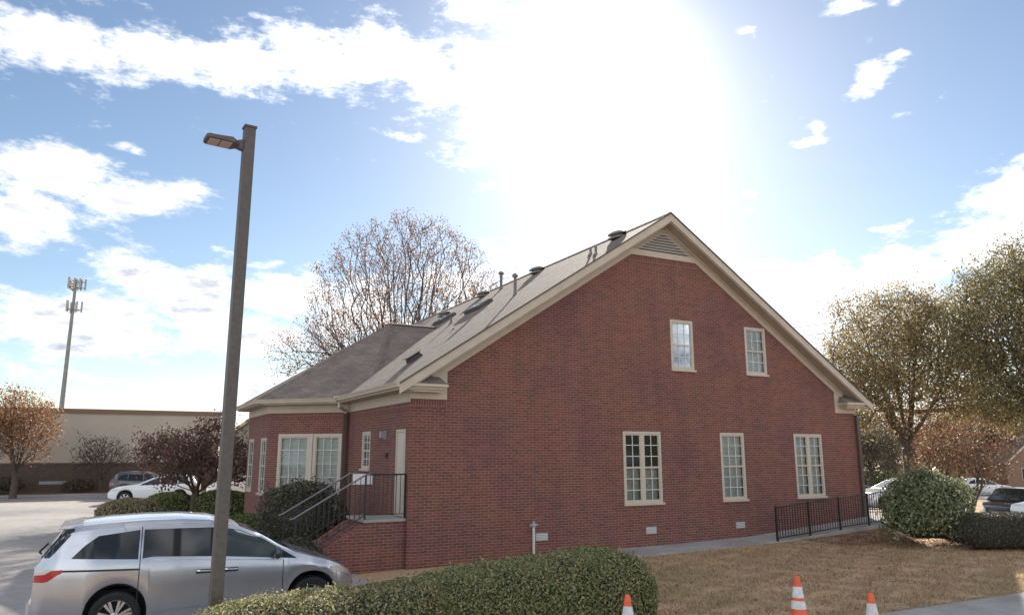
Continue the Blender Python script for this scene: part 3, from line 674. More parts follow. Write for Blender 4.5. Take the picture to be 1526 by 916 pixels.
# crawl-space vents
for h in (3.65, 7.17, 10.50):
    mb = MB(); mb.fbox(FG, h - .185, h + .185, .003, .012, .26, .45); fv = mb.build('foundation_vent', M['ventgrey'], B)
    mb = MB()
    for k in range(4): mb.fbox(FG, h - .17, h + .17, .013, .022, .28 + k * .043, .28 + k * .043 + .022)
    mb.build('vent_slat', M['pvc'], fv)

# things on the roof (sub-parts of the roof)
def on_roof(u, v): return Vector((u, v, EZ + SL * (u + .393)))
th = math.atan(SL); SU = Vector((math.cos(th), 0, math.sin(th))); SN = Vector((-math.sin(th), 0, math.cos(th))); SV = Vector((0, 1, 0))
def roof_box(mb, c, a, b, h, mi=0, taper=1.0, lift=0.0):
    c = Vector(c) + SN * lift; p = []
    for k, s in ((0, 1), (h, taper)):
        for x, y in ((-a, -b), (a, -b), (a, b), (-a, b)): p.append(c + SU * x * s + SV * y * s + SN * k)
    return mb.hexa(p, mi)
for (u, v, a, b) in ((4.95, 6.75, .34, .62), (5.2, 10.6, .34, .55)):
    mb = MB(); roof_box(mb, on_roof(u, v), a, b, .12); sk = mb.build('skylight', M['bronze'], roof)
    mb = MB(); roof_box(mb, on_roof(u, v), a - .04, b - .04, .03, 0, .9, .121); mb.build('skylight_glass', M['cglass2'], sk)
for (u, v) in ((7.45, 1.6), (7.38, 6.75), (7.25, 11.3), (6.3, 13.4)):
    mb = MB(); c = on_roof(u, v); secs = []
    for r_, h_ in ((.30, 0), (.30, .05), (.20, .06), (.20, .12), (.31, .13), (.29, .18), (.20, .225), (.08, .245)):
        secs.append([c + Vector((math.cos(k * math.pi / 8) * r_, math.sin(k * math.pi / 8) * r_, math.cos(k * math.pi / 8) * r_ * SL * .35)) + Vector((0, 0, h_)) for k in range(16)])
    mb.loft(secs); mb.build('turtle_vent', M['roofvent'], roof, smooth=40)
for (u, v) in ((1.0, 2.5),):
    mb = MB(); roof_box(mb, on_roof(u, v), .20, .22, .16, 0, .8); sv = mb.build('slant_vent', M['ventdark'], roof)
    mb = MB(); roof_box(mb, on_roof(u - .02, v), .23, .24, .02, 0, 1, .161); mb.build('vent_hood', M['roofvent'], sv)
def pipe(u, v, h, r, cap):
    mb = MB(); c = on_roof(u, v); mb.tube([c - Vector((0, 0, .1)), c + Vector((0, 0, h))], r, 10)
    if cap: mb.lathe([(r * 1.9, h - .02), (r * 1.9, h + .05), (r * .9, h + .10)], 12, 0, c); mb.lathe([(r * 1.5, -.03), (r * 1.1, .09)], 12, 0, c)
    else: mb.lathe([(r * 2.4, -.03), (r * 1.2, .06)], 12, 0, c)
    mb.build('vent_pipe', M['roofvent'], roof, smooth=40)
pipe(7.05, 9.15, .66, .06, True); pipe(4.7, 3.45, .62, .05, True); pipe(4.05, 7.2, .25, .04, False); pipe(6.36, 1.52, .22, .04, False); pipe(6.0, .7, .30, .04, False)

# brick steps up to the side door
S = empty('brick_steps', W(0, 0, 0), RZ); tag(S, 'brick steps and concrete topped landing below the cream side door', 'steps')
mb = MB(); mb.box(-1.0, -.005, .12, 1.55, -.5, .88); mb.build('landing', M['brick'], S, uv=True)
mb = MB(); mb.box(-1.04, -.006, .08, 1.59, .884, .95); mb.build('landing_slab', M['concrete'], S, bevel=.008)
mb = MB()
for k in range(6):
    z = .95 - (k + 1) * .172; mb.box(-1.0 - (k + 1) * .28, -1.0 - k * .28 - .001, .30, 1.37, -.5, z)
mb.build('tread', M['brick'], S, uv=True)
mb = MB()
for y0 in (.115, 1.375): mb.prism([(-1.002, y0, -.5), (-1.002, y0, .86), (-1.15, y0, .80), (-2.35, y0, .04), (-2.42, y0, -.5)], (0, .18, 0))
mb.build('cheek_wall', M['brick'], S, uv=True)

# iron railings of the landing: one railing each side
def stair_rail(v, label, front):
    t = empty('stair_railing', W(0, v, 0), RZ); tag(t, label, 'railing', 'iron railings of the side steps')
    mb = MB(); mb.tube([(-1.0, 0, 1.975), (-2.62, 0, 1.04), (-2.70, 0, 1.02)], .021, 8); mb.tube([(-1.0, 0, 1.975), (-.9, 0, 1.975)], .021, 8); mb.build('handrail', M['railgrey'], t)
    mb = MB(); mb.tube([(-1.0, 0, 1.06), (-2.58, 0, .13)], .014, 6); mb.build('bottom_rail', M['black'], t)
    for x, z0, z1 in ((-1.0, .95, 1.97), (-2.56, -.1, 1.07)):
        mb = MB(); mb.box(x - .019, x + .019, -.019, .019, z0, z1); mb.build('post', M['black'], t)
    for k in range(1, 13):
        x = -1.0 - k * .12; zt = 1.975 - (-1.0 - x) * .577; mb = MB(); mb.box(x - .007, x + .007, -.007, .007, zt - .90, zt - .01); mb.build('baluster', M['black'], t)
    if front:
        mb = MB(); mb.tube([(-1.0, 0, 1.975), (-.03, 0, 1.975)], .019, 8); mb.build('landing_rail', M['black'], t)
        mb = MB(); mb.tube([(-1.0, 0, 1.06), (-.03, 0, 1.06)], .012, 6); mb.build('landing_rail', M['black'], t)
        mb = MB(); mb.box(-.045, -.01, -.018, .018, .95, 1.97); mb.build('post', M['black'], t)
        for k in range(1, 9):
            x = -1.0 + k * .107; mb = MB(); mb.box(x - .007, x + .007, -.007, .007, 1.06, 1.965); mb.build('baluster', M['black'], t)
stair_rail(.14, 'black iron railing along the front edge of the side door landing and steps', True)
stair_rail(1.48, 'shorter iron stair railing behind, along the shrub side of the steps', False)
S2 = empty('notice_board', W(-.96, 1.40, 1.70), RZ); tag(S2, 'small blank white board hung on the railing by the side door', 'board')
mb = MB(); mb.box(0, .50, -.02, .01, 0, .26); mb.build('panel', M['signwhite'], S2, bevel=.004)
for x in (.06, .44):
    mb = MB(); mb.box(x - .012, x + .012, -.012, .012, .255, .30); mb.build('hanger', M['railgrey'], S2)

# standpipe at the wall
t = empty('standpipe', W(3.33, -.16, gz(*W(3.33, -.16).xy)), RZ); tag(t, 'white capped standpipe rising in front of the brick wall', 'pipe')
mb = MB(); mb.tube([(0, 0, -.1), (0, 0, .80)], .035, 10); mb.build('pipe', M['pvc'], t, smooth=40)
mb = MB(); mb.lathe([(.055, .78), (.06, .86), (.03, .90), (.03, .93)], 12); mb.tube([(-.12, 0, .83), (.12, 0, .83)], .032, 8); mb.build('valve', M['ventgrey'], t, smooth=40)

# ramp with railing along the gable
mb = MB()
us = [4.6, 8, 10.7, 13.35, 14.7, 16.4, 17.2]; zt = [-.10, -.05, .0, .19, .27, .42, .42]
for a, b, c, d in zip(us, us[1:], zt, zt[1:]):
    mb.hexa([(a, -1.28, -.5), (b, -1.28, -.5), (b, -.004, -.5), (a, -.004, -.5), (a, -1.28, c), (b, -1.28, d), (b, -.004, d), (a, -.004, c)])
mb.box(16.0, 17.2, -.0, 5.0, -.5, .415)
rp = mb.build('walkway', M['concrete']); rp.location = A; rp.rotation_euler = (0, 0, RZ); tag(rp, kind='structure')
rz = lambda u: float(np.interp(u, us, zt))
t = empty('metal_fence', W(10.71, -1.22, 0), RZ); tag(t, 'black metal picket railing climbing along the ramp beside the brick gable', 'railing')
posts = [10.71, 12.04, 13.36, 14.66, 15.95, 17.05]
for u in posts:
    mb = MB(); mb.box(u - 10.71 - .025, u - 10.71 + .025, -.025, .025, rz(u) - .02, rz(u) + .97); mb.build('post', M['black'], t)
for nm, o in (('top_rail', .93), ('bottom_rail', .08)):
    mb = MB()
    for a, b in zip(posts, posts[1:]): mb.hexa([(x - 10.71, y, rz(x) + o + k) for k in (-.014, .014) for x, y in ((a + .025, -.018), (b - .025, -.018), (b - .025, .018), (a + .025, .018))])
    mb.build(nm, M['black'], t)
for a, b in zip(posts, posts[1:]):
    for k in range(1, 12):
        u = a + (b - a) * k / 12; mb = MB(); mb.box(u - 10.71 - .008, u - 10.71 + .008, -.008, .008, rz(u) + .09, rz(u) + .925); mb.build('picket', M['black'], t)

# ------------------------------------------------------------------ vegetation
def rand_dirs(rng, n):
    v = rng.normal(size=(n, 3)); return v / np.linalg.norm(v, axis=1, keepdims=True)

def leaf_quads(rng, P, size, aspect=.55, normal=None, spread=1.0):
    """one folded, leaf-shaped face per point"""
    n = len(P); a = rand_dirs(rng, n)
    if normal is not None:
        nn = normal + spread * rng.normal(size=(n, 3)) * .6; nn /= np.linalg.norm(nn, axis=1, keepdims=True)
        a = np.cross(nn, a); a /= np.linalg.norm(a, axis=1, keepdims=True) + 1e-9; b = np.cross(nn, a)
    else:
        b = np.cross(a, rand_dirs(rng, n)); b /= np.linalg.norm(b, axis=1, keepdims=True) + 1e-9
    s = (size * rng.uniform(.6, 1.35, n))[:, None]; w = s * aspect
    V = np.stack([P - a * s * .5, P + b * w * .5 - a * s * .05, P + a * s * .5, P - b * w * .5 - a * s * .05], 1).reshape(-1, 3)
    return V, np.arange(4 * n).reshape(n, 4)

class Tree:
    def __init__(s, rng, base, trunk_h, lean=(0, 0), step=.5):
        s.rng = rng; s.P = []; s.par = []; base = np.array(base, float); n = max(3, int(trunk_h / step))
        for i in range(n + 1):
            f = i / n; s.P.append(base + np.array([lean[0] * f * f, lean[1] * f * f, trunk_h * f]) + (rng.normal(size=3) * .02 * trunk_h * .3 * f if 0 < i else 0)); s.par.append(i - 1)
        s.step = step; s.n0 = n; s.top = s.P[-1].copy()
    def leaders(s, ends, base_f=1.0, bow=.12):
        """main limbs rising in gentle curves from the upper trunk"""
        for e in ends:
            k = int(round(s.n0 * s.rng.uniform(base_f, 1.0))); p = s.P[k]; e = np.array(e, float); L_ = np.linalg.norm(e - p); m = max(3, int(L_ / s.step)); prev = k
            for i in range(1, m + 1):
                f = i / m; q = p + (e - p) * f + np.array([0, 0, 1]) * 0 + np.array([e[0] - p[0], e[1] - p[1], 0]) * bow * 2 * f * (1 - f) + s.rng.normal(size=3) * .03 * s.step * (i < m)
                s.P.append(q); s.par.append(prev); prev = len(s.P) - 1
    def grow(s, T, up=.35, wander=.10, origin=None, turn=1.3, radial=1.6):
        o = s.top if origin is None else np.array(origin); T = T[np.argsort(np.linalg.norm(T - o, axis=1))]
        cap = len(s.P) + 64 * len(T) + 100; PA = np.empty((cap, 3)); DA = np.empty((cap, 3)); n = len(s.P); PA[:n] = s.P
        for i in range(n):
            d = PA[i] - PA[s.par[i]] if s.par[i] >= 0 else np.array([0, 0, 1.]); DA[i] = d / (np.linalg.norm(d) + 1e-9)
        lo = max(1, int(s.n0 * .72))
        for t in T:
            d = t - PA[lo:n]; dist = np.linalg.norm(d, axis=1) + 1e-6; cosv = (d * DA[lo:n]).sum(1) / dist
            ra = t - o; ra = ra / (np.linalg.norm(ra) + 1e-6); cosr = (d @ ra) / dist
            cost = dist * (1 + turn * (1 - cosv) + radial * (1 - cosr)) + up * np.maximum(0, -d[:, 2])
            k = int(np.argmin(cost)) + lo; p = PA[k].copy(); L_ = np.linalg.norm(t - p)
            if L_ < .05: continue
            m = min(60, max(1, int(L_ / s.step))); prev = k; dirp = DA[k].copy()
            for i in range(1, m + 1):
                f = i / m; q = p + (t - p) * f + dirp * L_ * .30 * f * (1 - f) + s.rng.normal(size=3) * wander * s.step * (1 if i < m else .3)
                PA[n] = q; s.par.append(prev); dd = q - PA[prev]; DA[n] = dd / (np.linalg.norm(dd) + 1e-9); prev = n; n += 1
        s.P = list(PA[:n])
    def radii(s, tip, expo=2.3, rmax=None):
        n = len(s.P); c = np.zeros(n); kids = [[] for _ in range(n)]
        for i, p in enumerate(s.par):
            if p >= 0: kids[p].append(i)
        for i in range(n - 1, -1, -1):
            if not kids[i]: c[i] += 1
            if s.par[i] >= 0: c[s.par[i]] += c[i]
        r = tip * c ** (1 / expo)
        if rmax: r = r * 1.0; sc_ = rmax / r[0]; r = np.where(c > 1, tip + (r - tip) * max(sc_, .01) if sc_ < 1 else r * (1 + (sc_ - 1) * (c / c[0]) ** .5), r)
        # root flare
        for i in range(min(3, s.n0)): r[i] *= 1.0 + .28 * (1 - i / 3)
        s.c, s.kids, s.r = c, kids, r; return r
    def mesh(s, name, segs=(8, 5, 3)):
        n = len(s.P); P = np.array(s.P); r = s.r; V = []; F3 = []; F = []; done = np.zeros(n, bool); cnt = 0
        starts = [(0, None)]
        stack = [(-1, 0)]
        while stack:
            par, i = stack.pop(); chain = [par] if par >= 0 else []; rad = [r[i] if par >= 0 else 0] if par >= 0 else []
            k = i
            while True:
                chain.append(k); rad.append(r[k])
                ch = s.kids[k]
                if not ch: break
                best = max(ch, key=lambda j: s.c[j])
                for j in ch:
                    if j != best: stack.append((k, j))
                k = best
            if len(chain) < 2: continue
            seg = segs[0] if rad[0] > .09 else segs[1] if rad[0] > .03 else segs[2]
            C = P[chain]; T = np.gradient(C, axis=0); T /= np.linalg.norm(T, axis=1, keepdims=True) + 1e-9
            ref = np.where(np.abs(T[:, 2:3]) < .92, np.array([[0, 0, 1.]]), np.array([[1., 0, 0]])); a = np.cross(T, ref); a /= np.linalg.norm(a, axis=1, keepdims=True) + 1e-9; b = np.cross(T, a)
            for q in range(1, len(a)):
                if np.dot(a[q], a[q - 1]) < 0: a[q], b[q] = -a[q], -b[q]
            ang = np.arange(seg) * 2 * np.pi / seg; rr = np.array(rad)[:, None, None]
            ring = C[:, None] + rr * (np.cos(ang)[None, :, None] * a[:, None] + np.sin(ang)[None, :, None] * b[:, None])
            V.append(ring.reshape(-1, 3)); m = len(chain); idx = cnt + np.arange(m * seg).reshape(m, seg); nx = np.roll(idx, -1, 1)
            F.append(np.stack([idx[:-1], nx[:-1], nx[1:], idx[1:]], -1).reshape(-1, 4)); cnt += m * seg
        return arr_mesh(name, np.concatenate(V), np.concatenate(F))
    def leaf_points(s, per, sigma, maxc=3, keep=1.0):
        I = [i for i in range(s.n0, len(s.P)) if s.c[i] <= maxc]; P = np.array([s.P[i] for i in I])
        if keep < 1: P = P[s.rng.random(len(P)) < keep]
        P = np.repeat(P, per, 0); return P + s.rng.normal(size=P.shape) * sigma

def lead_round(cx, cy, z0, z1, rx, n, spread=.9):
    def f(rng):
        out = []
        for k in range(n):
            a = 2 * math.pi * (k + rng.uniform(-.25, .25)) / n; q = (.25 + .75 * ((k * .618) % 1.0)) * spread
            out.append((cx + math.cos(a) * rx * q, cy + math.sin(a) * rx * q, z0 + (z1 - z0) * math.sqrt(max(.05, 1 - (q * .95) ** 2)) * rng.uniform(.8, .95)))
        return out
    return f

def ellipsoid_targets(rng, n, c, r, shell=.45, lobes=0, lobe_amp=.25, zmin=-1.0):
    """points filling an uneven crown: denser near the outside, with bulges and bays"""
    out = []; ld = rand_dirs(rng, max(1, lobes)); la = rng.uniform(-lobe_amp, lobe_amp, max(1, lobes))
    while len(out) < n:
        d = rand_dirs(rng, 1)[0]
        if d[2] < zmin: continue
        k = 1.0
        if lobes: k += float(np.sum(la * np.exp((ld @ d - 1) * 9)))
        f = rng.random() ** shell; out.append(np.array(c) + d * np.array(r) * f * k)
    return np.array(out)

def tree(name, label, cat, base, trunk_h, targets, leafm, bark, leaf=.2, per=5, sigma=.25, tip=.015, rmax=None, seed=0, step=.5, up=.35, lean=(0, 0), lead=None, group=None, maxc=3, keep=1.0, expo=2.3, aspect=.6, wander=.07, origin=None, turn=1.3, radial=1.6):
    rng = np.random.default_rng(seed); base = np.array(base, float)
    t = Tree(rng, base, trunk_h, lean, step)
    if lead: t.leaders(lead(rng), *((.7,) if trunk_h > 3 else (1.0,)))
    t.grow(targets(rng), up, wander, origin, turn, radial); t.radii(tip, expo, rmax)
    e = empty(name, tuple(base)); tag(e, label, cat, group)
    me = t.mesh('trunk'); me.transform(Matrix.Translation(-Vector(base))); link('trunk', me, bark, e, smooth=0)
    P = t.leaf_points(per, sigma, maxc, keep); V, F = leaf_quads(rng, P - base, leaf, aspect); link('crown', arr_mesh('crown', V, F), leafm, e)
    return e

def shrub(name, label, cat, c, r, leafm, n, leaf, seed=0, group=None, bumps=.12, flat=.6, core=(.02, .022, .012), aspect=.6, power=2.4, depth=.14, rot=0.0, stray=.04, yellow=None, spike=0.0):
    """clipped or loose bush: many leaves through a lumpy shell round a dark twiggy inside"""
    rng = np.random.default_rng(seed); r = np.array(r, float)
    ld = rand_dirs(rng, 26); la = rng.uniform(-1, 1, 26) * bumps
    def radius(d):   # superellipsoid with lumps
        k = (np.abs(d / r) ** power).sum(1) ** (-1 / power)
        return k * (1 + (la[None] * np.exp((d @ ld.T - 1) * 11)).sum(1))
    d = rand_dirs(rng, n); d[:, 2] = np.where(d[:, 2] < -flat, -d[:, 2], d[:, 2])
    # even out over the surface of stretched shapes
    dd = d * r; dd /= np.linalg.norm(dd, axis=1, keepdims=True); f = 1 - depth * rng.random(n) ** 1.6 + np.where(rng.random(n) < stray, rng.random(n) * (.06 + spike), 0)
    P = dd * (radius(dd) * f)[:, None]; P = P[P[:, 2] > -r[2] * .98]; nn = P / (r ** 2); nn /= np.linalg.norm(nn, axis=1, keepdims=True)
    V, F = leaf_quads(rng, P, leaf, aspect, nn, 1.3)
    # inner mass
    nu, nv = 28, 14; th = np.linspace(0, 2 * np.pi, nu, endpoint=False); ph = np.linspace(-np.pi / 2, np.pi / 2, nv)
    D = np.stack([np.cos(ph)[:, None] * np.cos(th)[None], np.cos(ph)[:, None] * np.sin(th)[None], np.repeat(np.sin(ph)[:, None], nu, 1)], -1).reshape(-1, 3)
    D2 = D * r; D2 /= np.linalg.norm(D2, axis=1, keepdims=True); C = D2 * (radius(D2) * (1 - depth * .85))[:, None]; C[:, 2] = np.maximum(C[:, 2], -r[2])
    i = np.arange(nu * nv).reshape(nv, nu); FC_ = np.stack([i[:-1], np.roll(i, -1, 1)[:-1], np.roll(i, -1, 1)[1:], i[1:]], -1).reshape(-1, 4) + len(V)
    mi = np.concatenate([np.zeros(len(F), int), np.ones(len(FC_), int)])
    if yellow:   # yellower leaves picked at random over the same shell
        pick = rng.random(len(F)) < yellow[1]; mi[:len(F)][pick] = 2
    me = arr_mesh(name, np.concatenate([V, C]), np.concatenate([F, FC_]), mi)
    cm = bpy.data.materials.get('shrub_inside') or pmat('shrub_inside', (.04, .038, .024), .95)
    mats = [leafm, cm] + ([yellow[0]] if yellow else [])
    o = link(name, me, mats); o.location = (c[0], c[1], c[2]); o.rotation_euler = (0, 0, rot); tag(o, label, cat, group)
    return o

def onground(px, y, dz=0.0):
    x = at(px, 690, y).x; return (x, y, gz(x, y) + dz)

# bare-topped oak behind the bay roof
def tg_bare(rng):
    c = np.array(at(602, 430, 46)); T = ellipsoid_targets(rng, 2600, (c[0] + .3, c[1], 10.4), (6.0, 5.2, 7.2), .34, 14, .10, -.45)
    T2 = ellipsoid_targets(rng, 520, (c[0] - 4.3, c[1] - .5, 8.4), (3.8, 3.4, 2.6), .5, 6, .2, -.6)
    return np.concatenate([T, T2])
b0 = at(602, 690, 46)
tree('oak_tree', 'tall half bare oak with rust brown leaves rising behind the bay roof', 'tree', (b0.x, 46, gz(b0.x, 46)), 3.6, tg_bare, LEAF['brownoak'], M['bark'], .115, 16, .20, .0115, .34, 5, .55, 1.1, maxc=2, keep=.62, expo=2.4, turn=2.6, wander=.04, lead=lambda rng: lead_round(b0.x - .1, 46, 4.2, 16.6, 4.6, 13)(rng) + [(b0.x - 6.0, 45.5, 8.2), (b0.x - 4.6, 45, 10.0)])
def tg_small(rng):
    c = np.array(at(716, 440, 52)); return ellipsoid_targets(rng, 420, (c[0] + .8, c[1], 12.4), (2.5, 2.2, 3.2), .45, 6, .2, -.8)
b0 = at(704, 690, 52)
tree('slender_tree', 'slender bare tree just right of the big oak, above the skylights', 'tree', (b0.x, 52, gz(b0.x, 52)), 8.5, tg_small, LEAF['brownoak'], M['bark'], .11, 5, .2, .013, .14, 11, .5, 1.2, maxc=2, keep=.4, turn=2.2)

# orange tree far left
def tg_orange(rng):
    c = np.array(at(10, 640, 46)); return ellipsoid_targets(rng, 900, (c[0], 46, 3.75), (3.0, 2.7, 2.6), .5, 12, .28, -.7)
b0 = at(24, 700, 46)
tree('maple_tree', 'orange autumn tree at the left edge in front of the tan wall', 'tree', (b0.x, 46, gz(b0.x, 46)), 1.5, tg_orange, LEAF['rusty'], M['barkbrown'], .14, 22, .24, .012, .17, 21, .4, .5, maxc=3, keep=.6, lead=lead_round(b0.x, 46, 1.8, 6.2, 2.6, 8))
# plum tree by the lot
def tg_plum(rng):
    c = np.array(at(296, 690, 31)); a = ellipsoid_targets(rng, 650, (c[0] + .15, 31, 2.15), (2.6, 2.3, 1.35), .5, 12, .3, -.75)
    b = ellipsoid_targets(rng, 70, (c[0] - 1.7, 31, 2.7), (1.1, 1.0, .8), .5, 4, .2, -.8); d = ellipsoid_targets(rng, 60, (c[0] + .6, 31, 3.4), (1.0, 1.0, .7), .5, 4, .2, -.8)
    return np.concatenate([a, b, d])
b0 = at(289, 760, 31)
tree('plum_tree', 'low spreading purple leaved tree beside the lamp pole', 'tree', (b0.x, 31, gz(b0.x, 31)), 1.0, tg_plum, LEAF['plum'], M['barkbrown'], .12, 20, .17, .009, .17, 33, .3, .3, maxc=3, keep=.6, lead=lead_round(b0.x, 31, .9, 3.4, 2.2, 8))
# scrubby tree at the tan wall
def tg_scrub(rng):
    c = np.array(at(152, 675, 50.5)); return ellipsoid_targets(rng, 380, (c[0], 50.5, 2.1), (2.0, 1.5, 1.5), .5, 8, .25, -.6)
b0 = at(150, 720, 50.5)
tree('scrub_tree', 'small thin leaved grey green scrub growing against the tan wall', 'tree', (b0.x, 50.5, gz(b0.x, 50.5)), .9, tg_scrub, LEAF['scrub'], M['bark'], .14, 3, .2, .012, .09, 41, .4, .6, maxc=3)

# oaks on the right
def tg_oak(rng):
    c = np.array(at(1352, 560, 56)); a = ellipsoid_targets(rng, 1500, (c[0] + .1, 56, 8.8), (6.2, 5.2, 6.0), .30, 20, .30, -.8)
    b = ellipsoid_targets(rng, 60, (c[0] + 5.2, 55, 5.2), (2.6, 2, 1.2), .5, 4, .2, -.8); d = ellipsoid_targets(rng, 50, (c[0] - 4.4, 56, 4.6), (1.6, 1.5, 1.4), .5, 4, .2, -.8)
    return np.concatenate([a, b, d])
b0 = at(1357, 700, 56)
tree('oak_tree', 'round crowned olive gold oak standing clear beyond the right gable corner', 'tree', (b0.x, 56, gz(b0.x, 56)), 5.4, tg_oak, LEAF['oak'], M['bark'], .18, 52, .46, .016, .50, 52, .55, .25, maxc=2, keep=.85, radial=.5, turn=.9, wander=.12, lead=lead_round(b0.x, 56, 4.8, 13.6, 4.3, 9))
def tg_oak2(rng):
    c = np.array(at(1530, 500, 47)); return np.concatenate([ellipsoid_targets(rng, 1700, (c[0] + 1.6, 47, 10.6), (6.0, 5.2, 6.0), .42, 16, .22, -.8), ellipsoid_targets(rng, 350, (c[0] - .5, 46, 5.4), (3.8, 3, 1.8), .5, 5, .2, -.8)])
b0 = at(1580, 700, 47)
tree('oak_tree', 'largest dense green gold oak cut off by the right edge', 'tree', (b0.x, 47, gz(b0.x, 47)), 5.2, tg_oak2, LEAF['oakdark'], M['bark'], .18, 52, .46, .016, .5, 61, .55, .25, maxc=3, keep=.75, radial=.5, turn=.9, wander=.12, lead=lead_round(b0.x, 47, 5.2, 15.5, 4.6, 9))
# crape myrtle behind the right shrub
def tg_myrtle(rng):
    c = np.array(at(1437, 700, 25)); return ellipsoid_targets(rng, 620, (c[0], 25, 2.35), (1.65, 1.4, 1.1), .5, 10, .22, -.8)
def multi(name, label, base, offs, tops, targets, leafm, bark, seed, **k):
    rng = np.random.default_rng(seed); base = np.array(base, float); e = empty(name, tuple(base)); tag(e, label, 'tree')
    T = targets(rng); own = np.argmin(np.linalg.norm(T[:, None, :2] - (base[None, :2] + np.array(tops))[None], axis=2), axis=1); LP = []
    for i, (o, tp_) in enumerate(zip(offs, tops)):
        t = Tree(rng, base + np.array([o[0], o[1], 0]), 1.15, (tp_[0] * .55, tp_[1] * .55), .25); t.grow(T[own == i], .3, .08); t.radii(k.get('tip', .006), 2.2, .042)
        me = t.mesh('trunk'); me.transform(Matrix.Translation(-Vector(base))); link('trunk', me, bark, e, smooth=0); LP.append(t.leaf_points(k.get('per', 7), .12, 3) - base)
    V, F = leaf_quads(rng, np.concatenate(LP), k.get('leaf', .085), .6); link('crown', arr_mesh('crown', V, F), leafm, e)
b0 = at(1440, 765, 25); bz = gz(b0.x, 25)
multi('crape_myrtle', 'small multi stemmed crape myrtle with reddish leaves behind the clipped shrubs', (b0.x, 25, bz - .1), [(-.16, 0), (.02, .1), (.14, -.05), (.05, -.14)], [(-.8, .1), (-.1, .7), (.75, 0), (.1, -.7)], tg_myrtle, LEAF['myrtle'], M['barkbrown'], 71)

# background trees and thickets on the right, each its own
bg = [(1295, 668, 80, 3.4, 3.2, 'scrub', 'grey brown thicket tree seen just right of the gable corner'),
      (1330, 655, 88, 3.6, 3.8, 'russet', 'rusty background tree left of the big oak trunk'),
      (1395, 655, 92, 4.2, 3.6, 'russet', 'russet background tree right of the oak trunk above the house'),
      (1432, 650, 100, 4.4, 4.6, 'oak', 'gold background tree over the tan house roof'),
      (1482, 648, 96, 5.0, 4.2, 'myrtle', 'reddish background tree between the two far houses'),
      (1530, 640, 104, 5.0, 5.0, 'oakdark', 'dark green background tree at the right edge behind the far house'),
      (1262, 668, 96, 4.2, 4.0, 'oakdark', 'dark background tree mostly hidden by the gable corner')]
for i, (px, py, y, rx, rzz, lm, lab) in enumerate(bg):
    c = at(px, py, y); g0 = gz(c.x, y)
    f = (lambda c=c, rx=rx, rzz=rzz, y=y: (lambda rng: ellipsoid_targets(rng, 420, (c.x, y, c.z), (rx, rx * .8, rzz), .45, 8, .25, -.8)))()
    tree('background_tree', lab, 'tree', (c.x, y, g0), max(1.2, c.z - rzz * .7 - g0), f, LEAF[lm], M['bark'], .26, 18, .5, .02, .22, 90 + i, .8, .3, lead=lead_round(c.x, y, g0 + 1.5, c.z + rzz * .7, rx * .7, 6), group='trees in the distance on the right', maxc=3)

# shrubs
def put_shrub(label, px, y, w, h, leafm, n, leaf, seed, name='rounded_shrub', cat='shrub', group=None, dy=None, **k):
    x, yy, z = onground(px, y); return shrub(name, label, cat, (x, yy, z + h * .5 - .03), (w / 2, (dy or w * .8) / 2, h / 2 + .03), leafm, n, leaf, seed, group, **k)
G1 = 'clipped shrubs along the parking lot'
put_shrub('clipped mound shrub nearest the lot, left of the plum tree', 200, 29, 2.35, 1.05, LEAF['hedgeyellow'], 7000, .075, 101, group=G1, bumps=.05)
put_shrub('clipped shrub between the lot mound and the plum trunk', 258, 31.5, 2.1, 1.15, LEAF['hedge'], 6000, .08, 102, group=G1, bumps=.06)
put_shrub('clipped dark shrub right of the plum trunk, behind the lamp pole', 335, 31.5, 2.4, 1.2, LEAF['hedge'], 6500, .08, 103, group=G1, bumps=.06)
put_shrub('bright green low mound over the van roof, by the bay window', 375, 22.5, 1.75, .98, LEAF['green'], 6000, .07, 104, group=G1, bumps=.05)
put_shrub('tall dark loose shrub in front of the bay window by the steps', 458, 20.2, 2.35, 1.9, LEAF['dark'], 12000, .065, 105, 'loose_shrub', bumps=.2, depth=.3, power=2.0, stray=.16, spike=.16, dy=1.5)
put_shrub('low dark shrub at the foot of the side steps, in front of their lower end', 448, 17.1, 1.25, .85, LEAF['dark'], 7000, .06, 115, 'loose_shrub', bumps=.2, depth=.3, power=2.0, stray=.16, spike=.16, dy=1.1)
x, y, z = onground(1377, 20.6)
shrub('camellia_shrub', 'big glossy leaved shrub at the end of the ramp railing', 'shrub', (x, y, z + .90), (1.08, .9, .92), LEAF['camellia'], 12500, .085, 106, None, bumps=.32, depth=.3, power=2.5, stray=.12, spike=.14)
x, y, z = onground(1492, 19.9)
shrub('boxwood_hedge', 'low dark clipped hedge right of the glossy shrub', 'hedge', (x, y, z + .42), (1.55, .6, .46), LEAF['dark'], 10000, .05, 107, None, bumps=.05, depth=.12, power=4, rot=.0)
x, y, z = onground(1312, 84)
shrub('low_hedge', 'long low green hedge in the distance beyond the far road', 'hedge', (x, y + 4, z + .9), (4.2, 1.2, 1.1), LEAF['hedge'], 4500, .22, 108, None, bumps=.1, power=3)
x, y, z = onground(1300, 84)
# row of scrub along the foot of the tan wall
for i, (u, w, h, lab) in enumerate([(-12.5, 2.2, 1.1, 'dry brown low bush at the tan wall, below the orange tree'), (-8.4, 1.9, .9, 'dry brown low bush at the tan wall, left of the thin scrub'), (-3.6, 2.0, 1.1, 'dry brown low bush at the tan wall, right of the thin scrub'), (-1.4, 1.8, 1.3, 'rusty low bush at the tan wall, above the parked cars')]):
    q = W(u, 41.7); shrub('dry_bush', lab, 'bush', (q.x, q.y, gz(q.x, q.y) + .13 + h * .45), (w / 2, .7, h / 2), LEAF['scrub'] if i != 3 else LEAF['myrtle'], 2200, .12, 120 + i, 'dry bushes along the tan wall', bumps=.25, depth=.45, stray=.2, spike=.2)

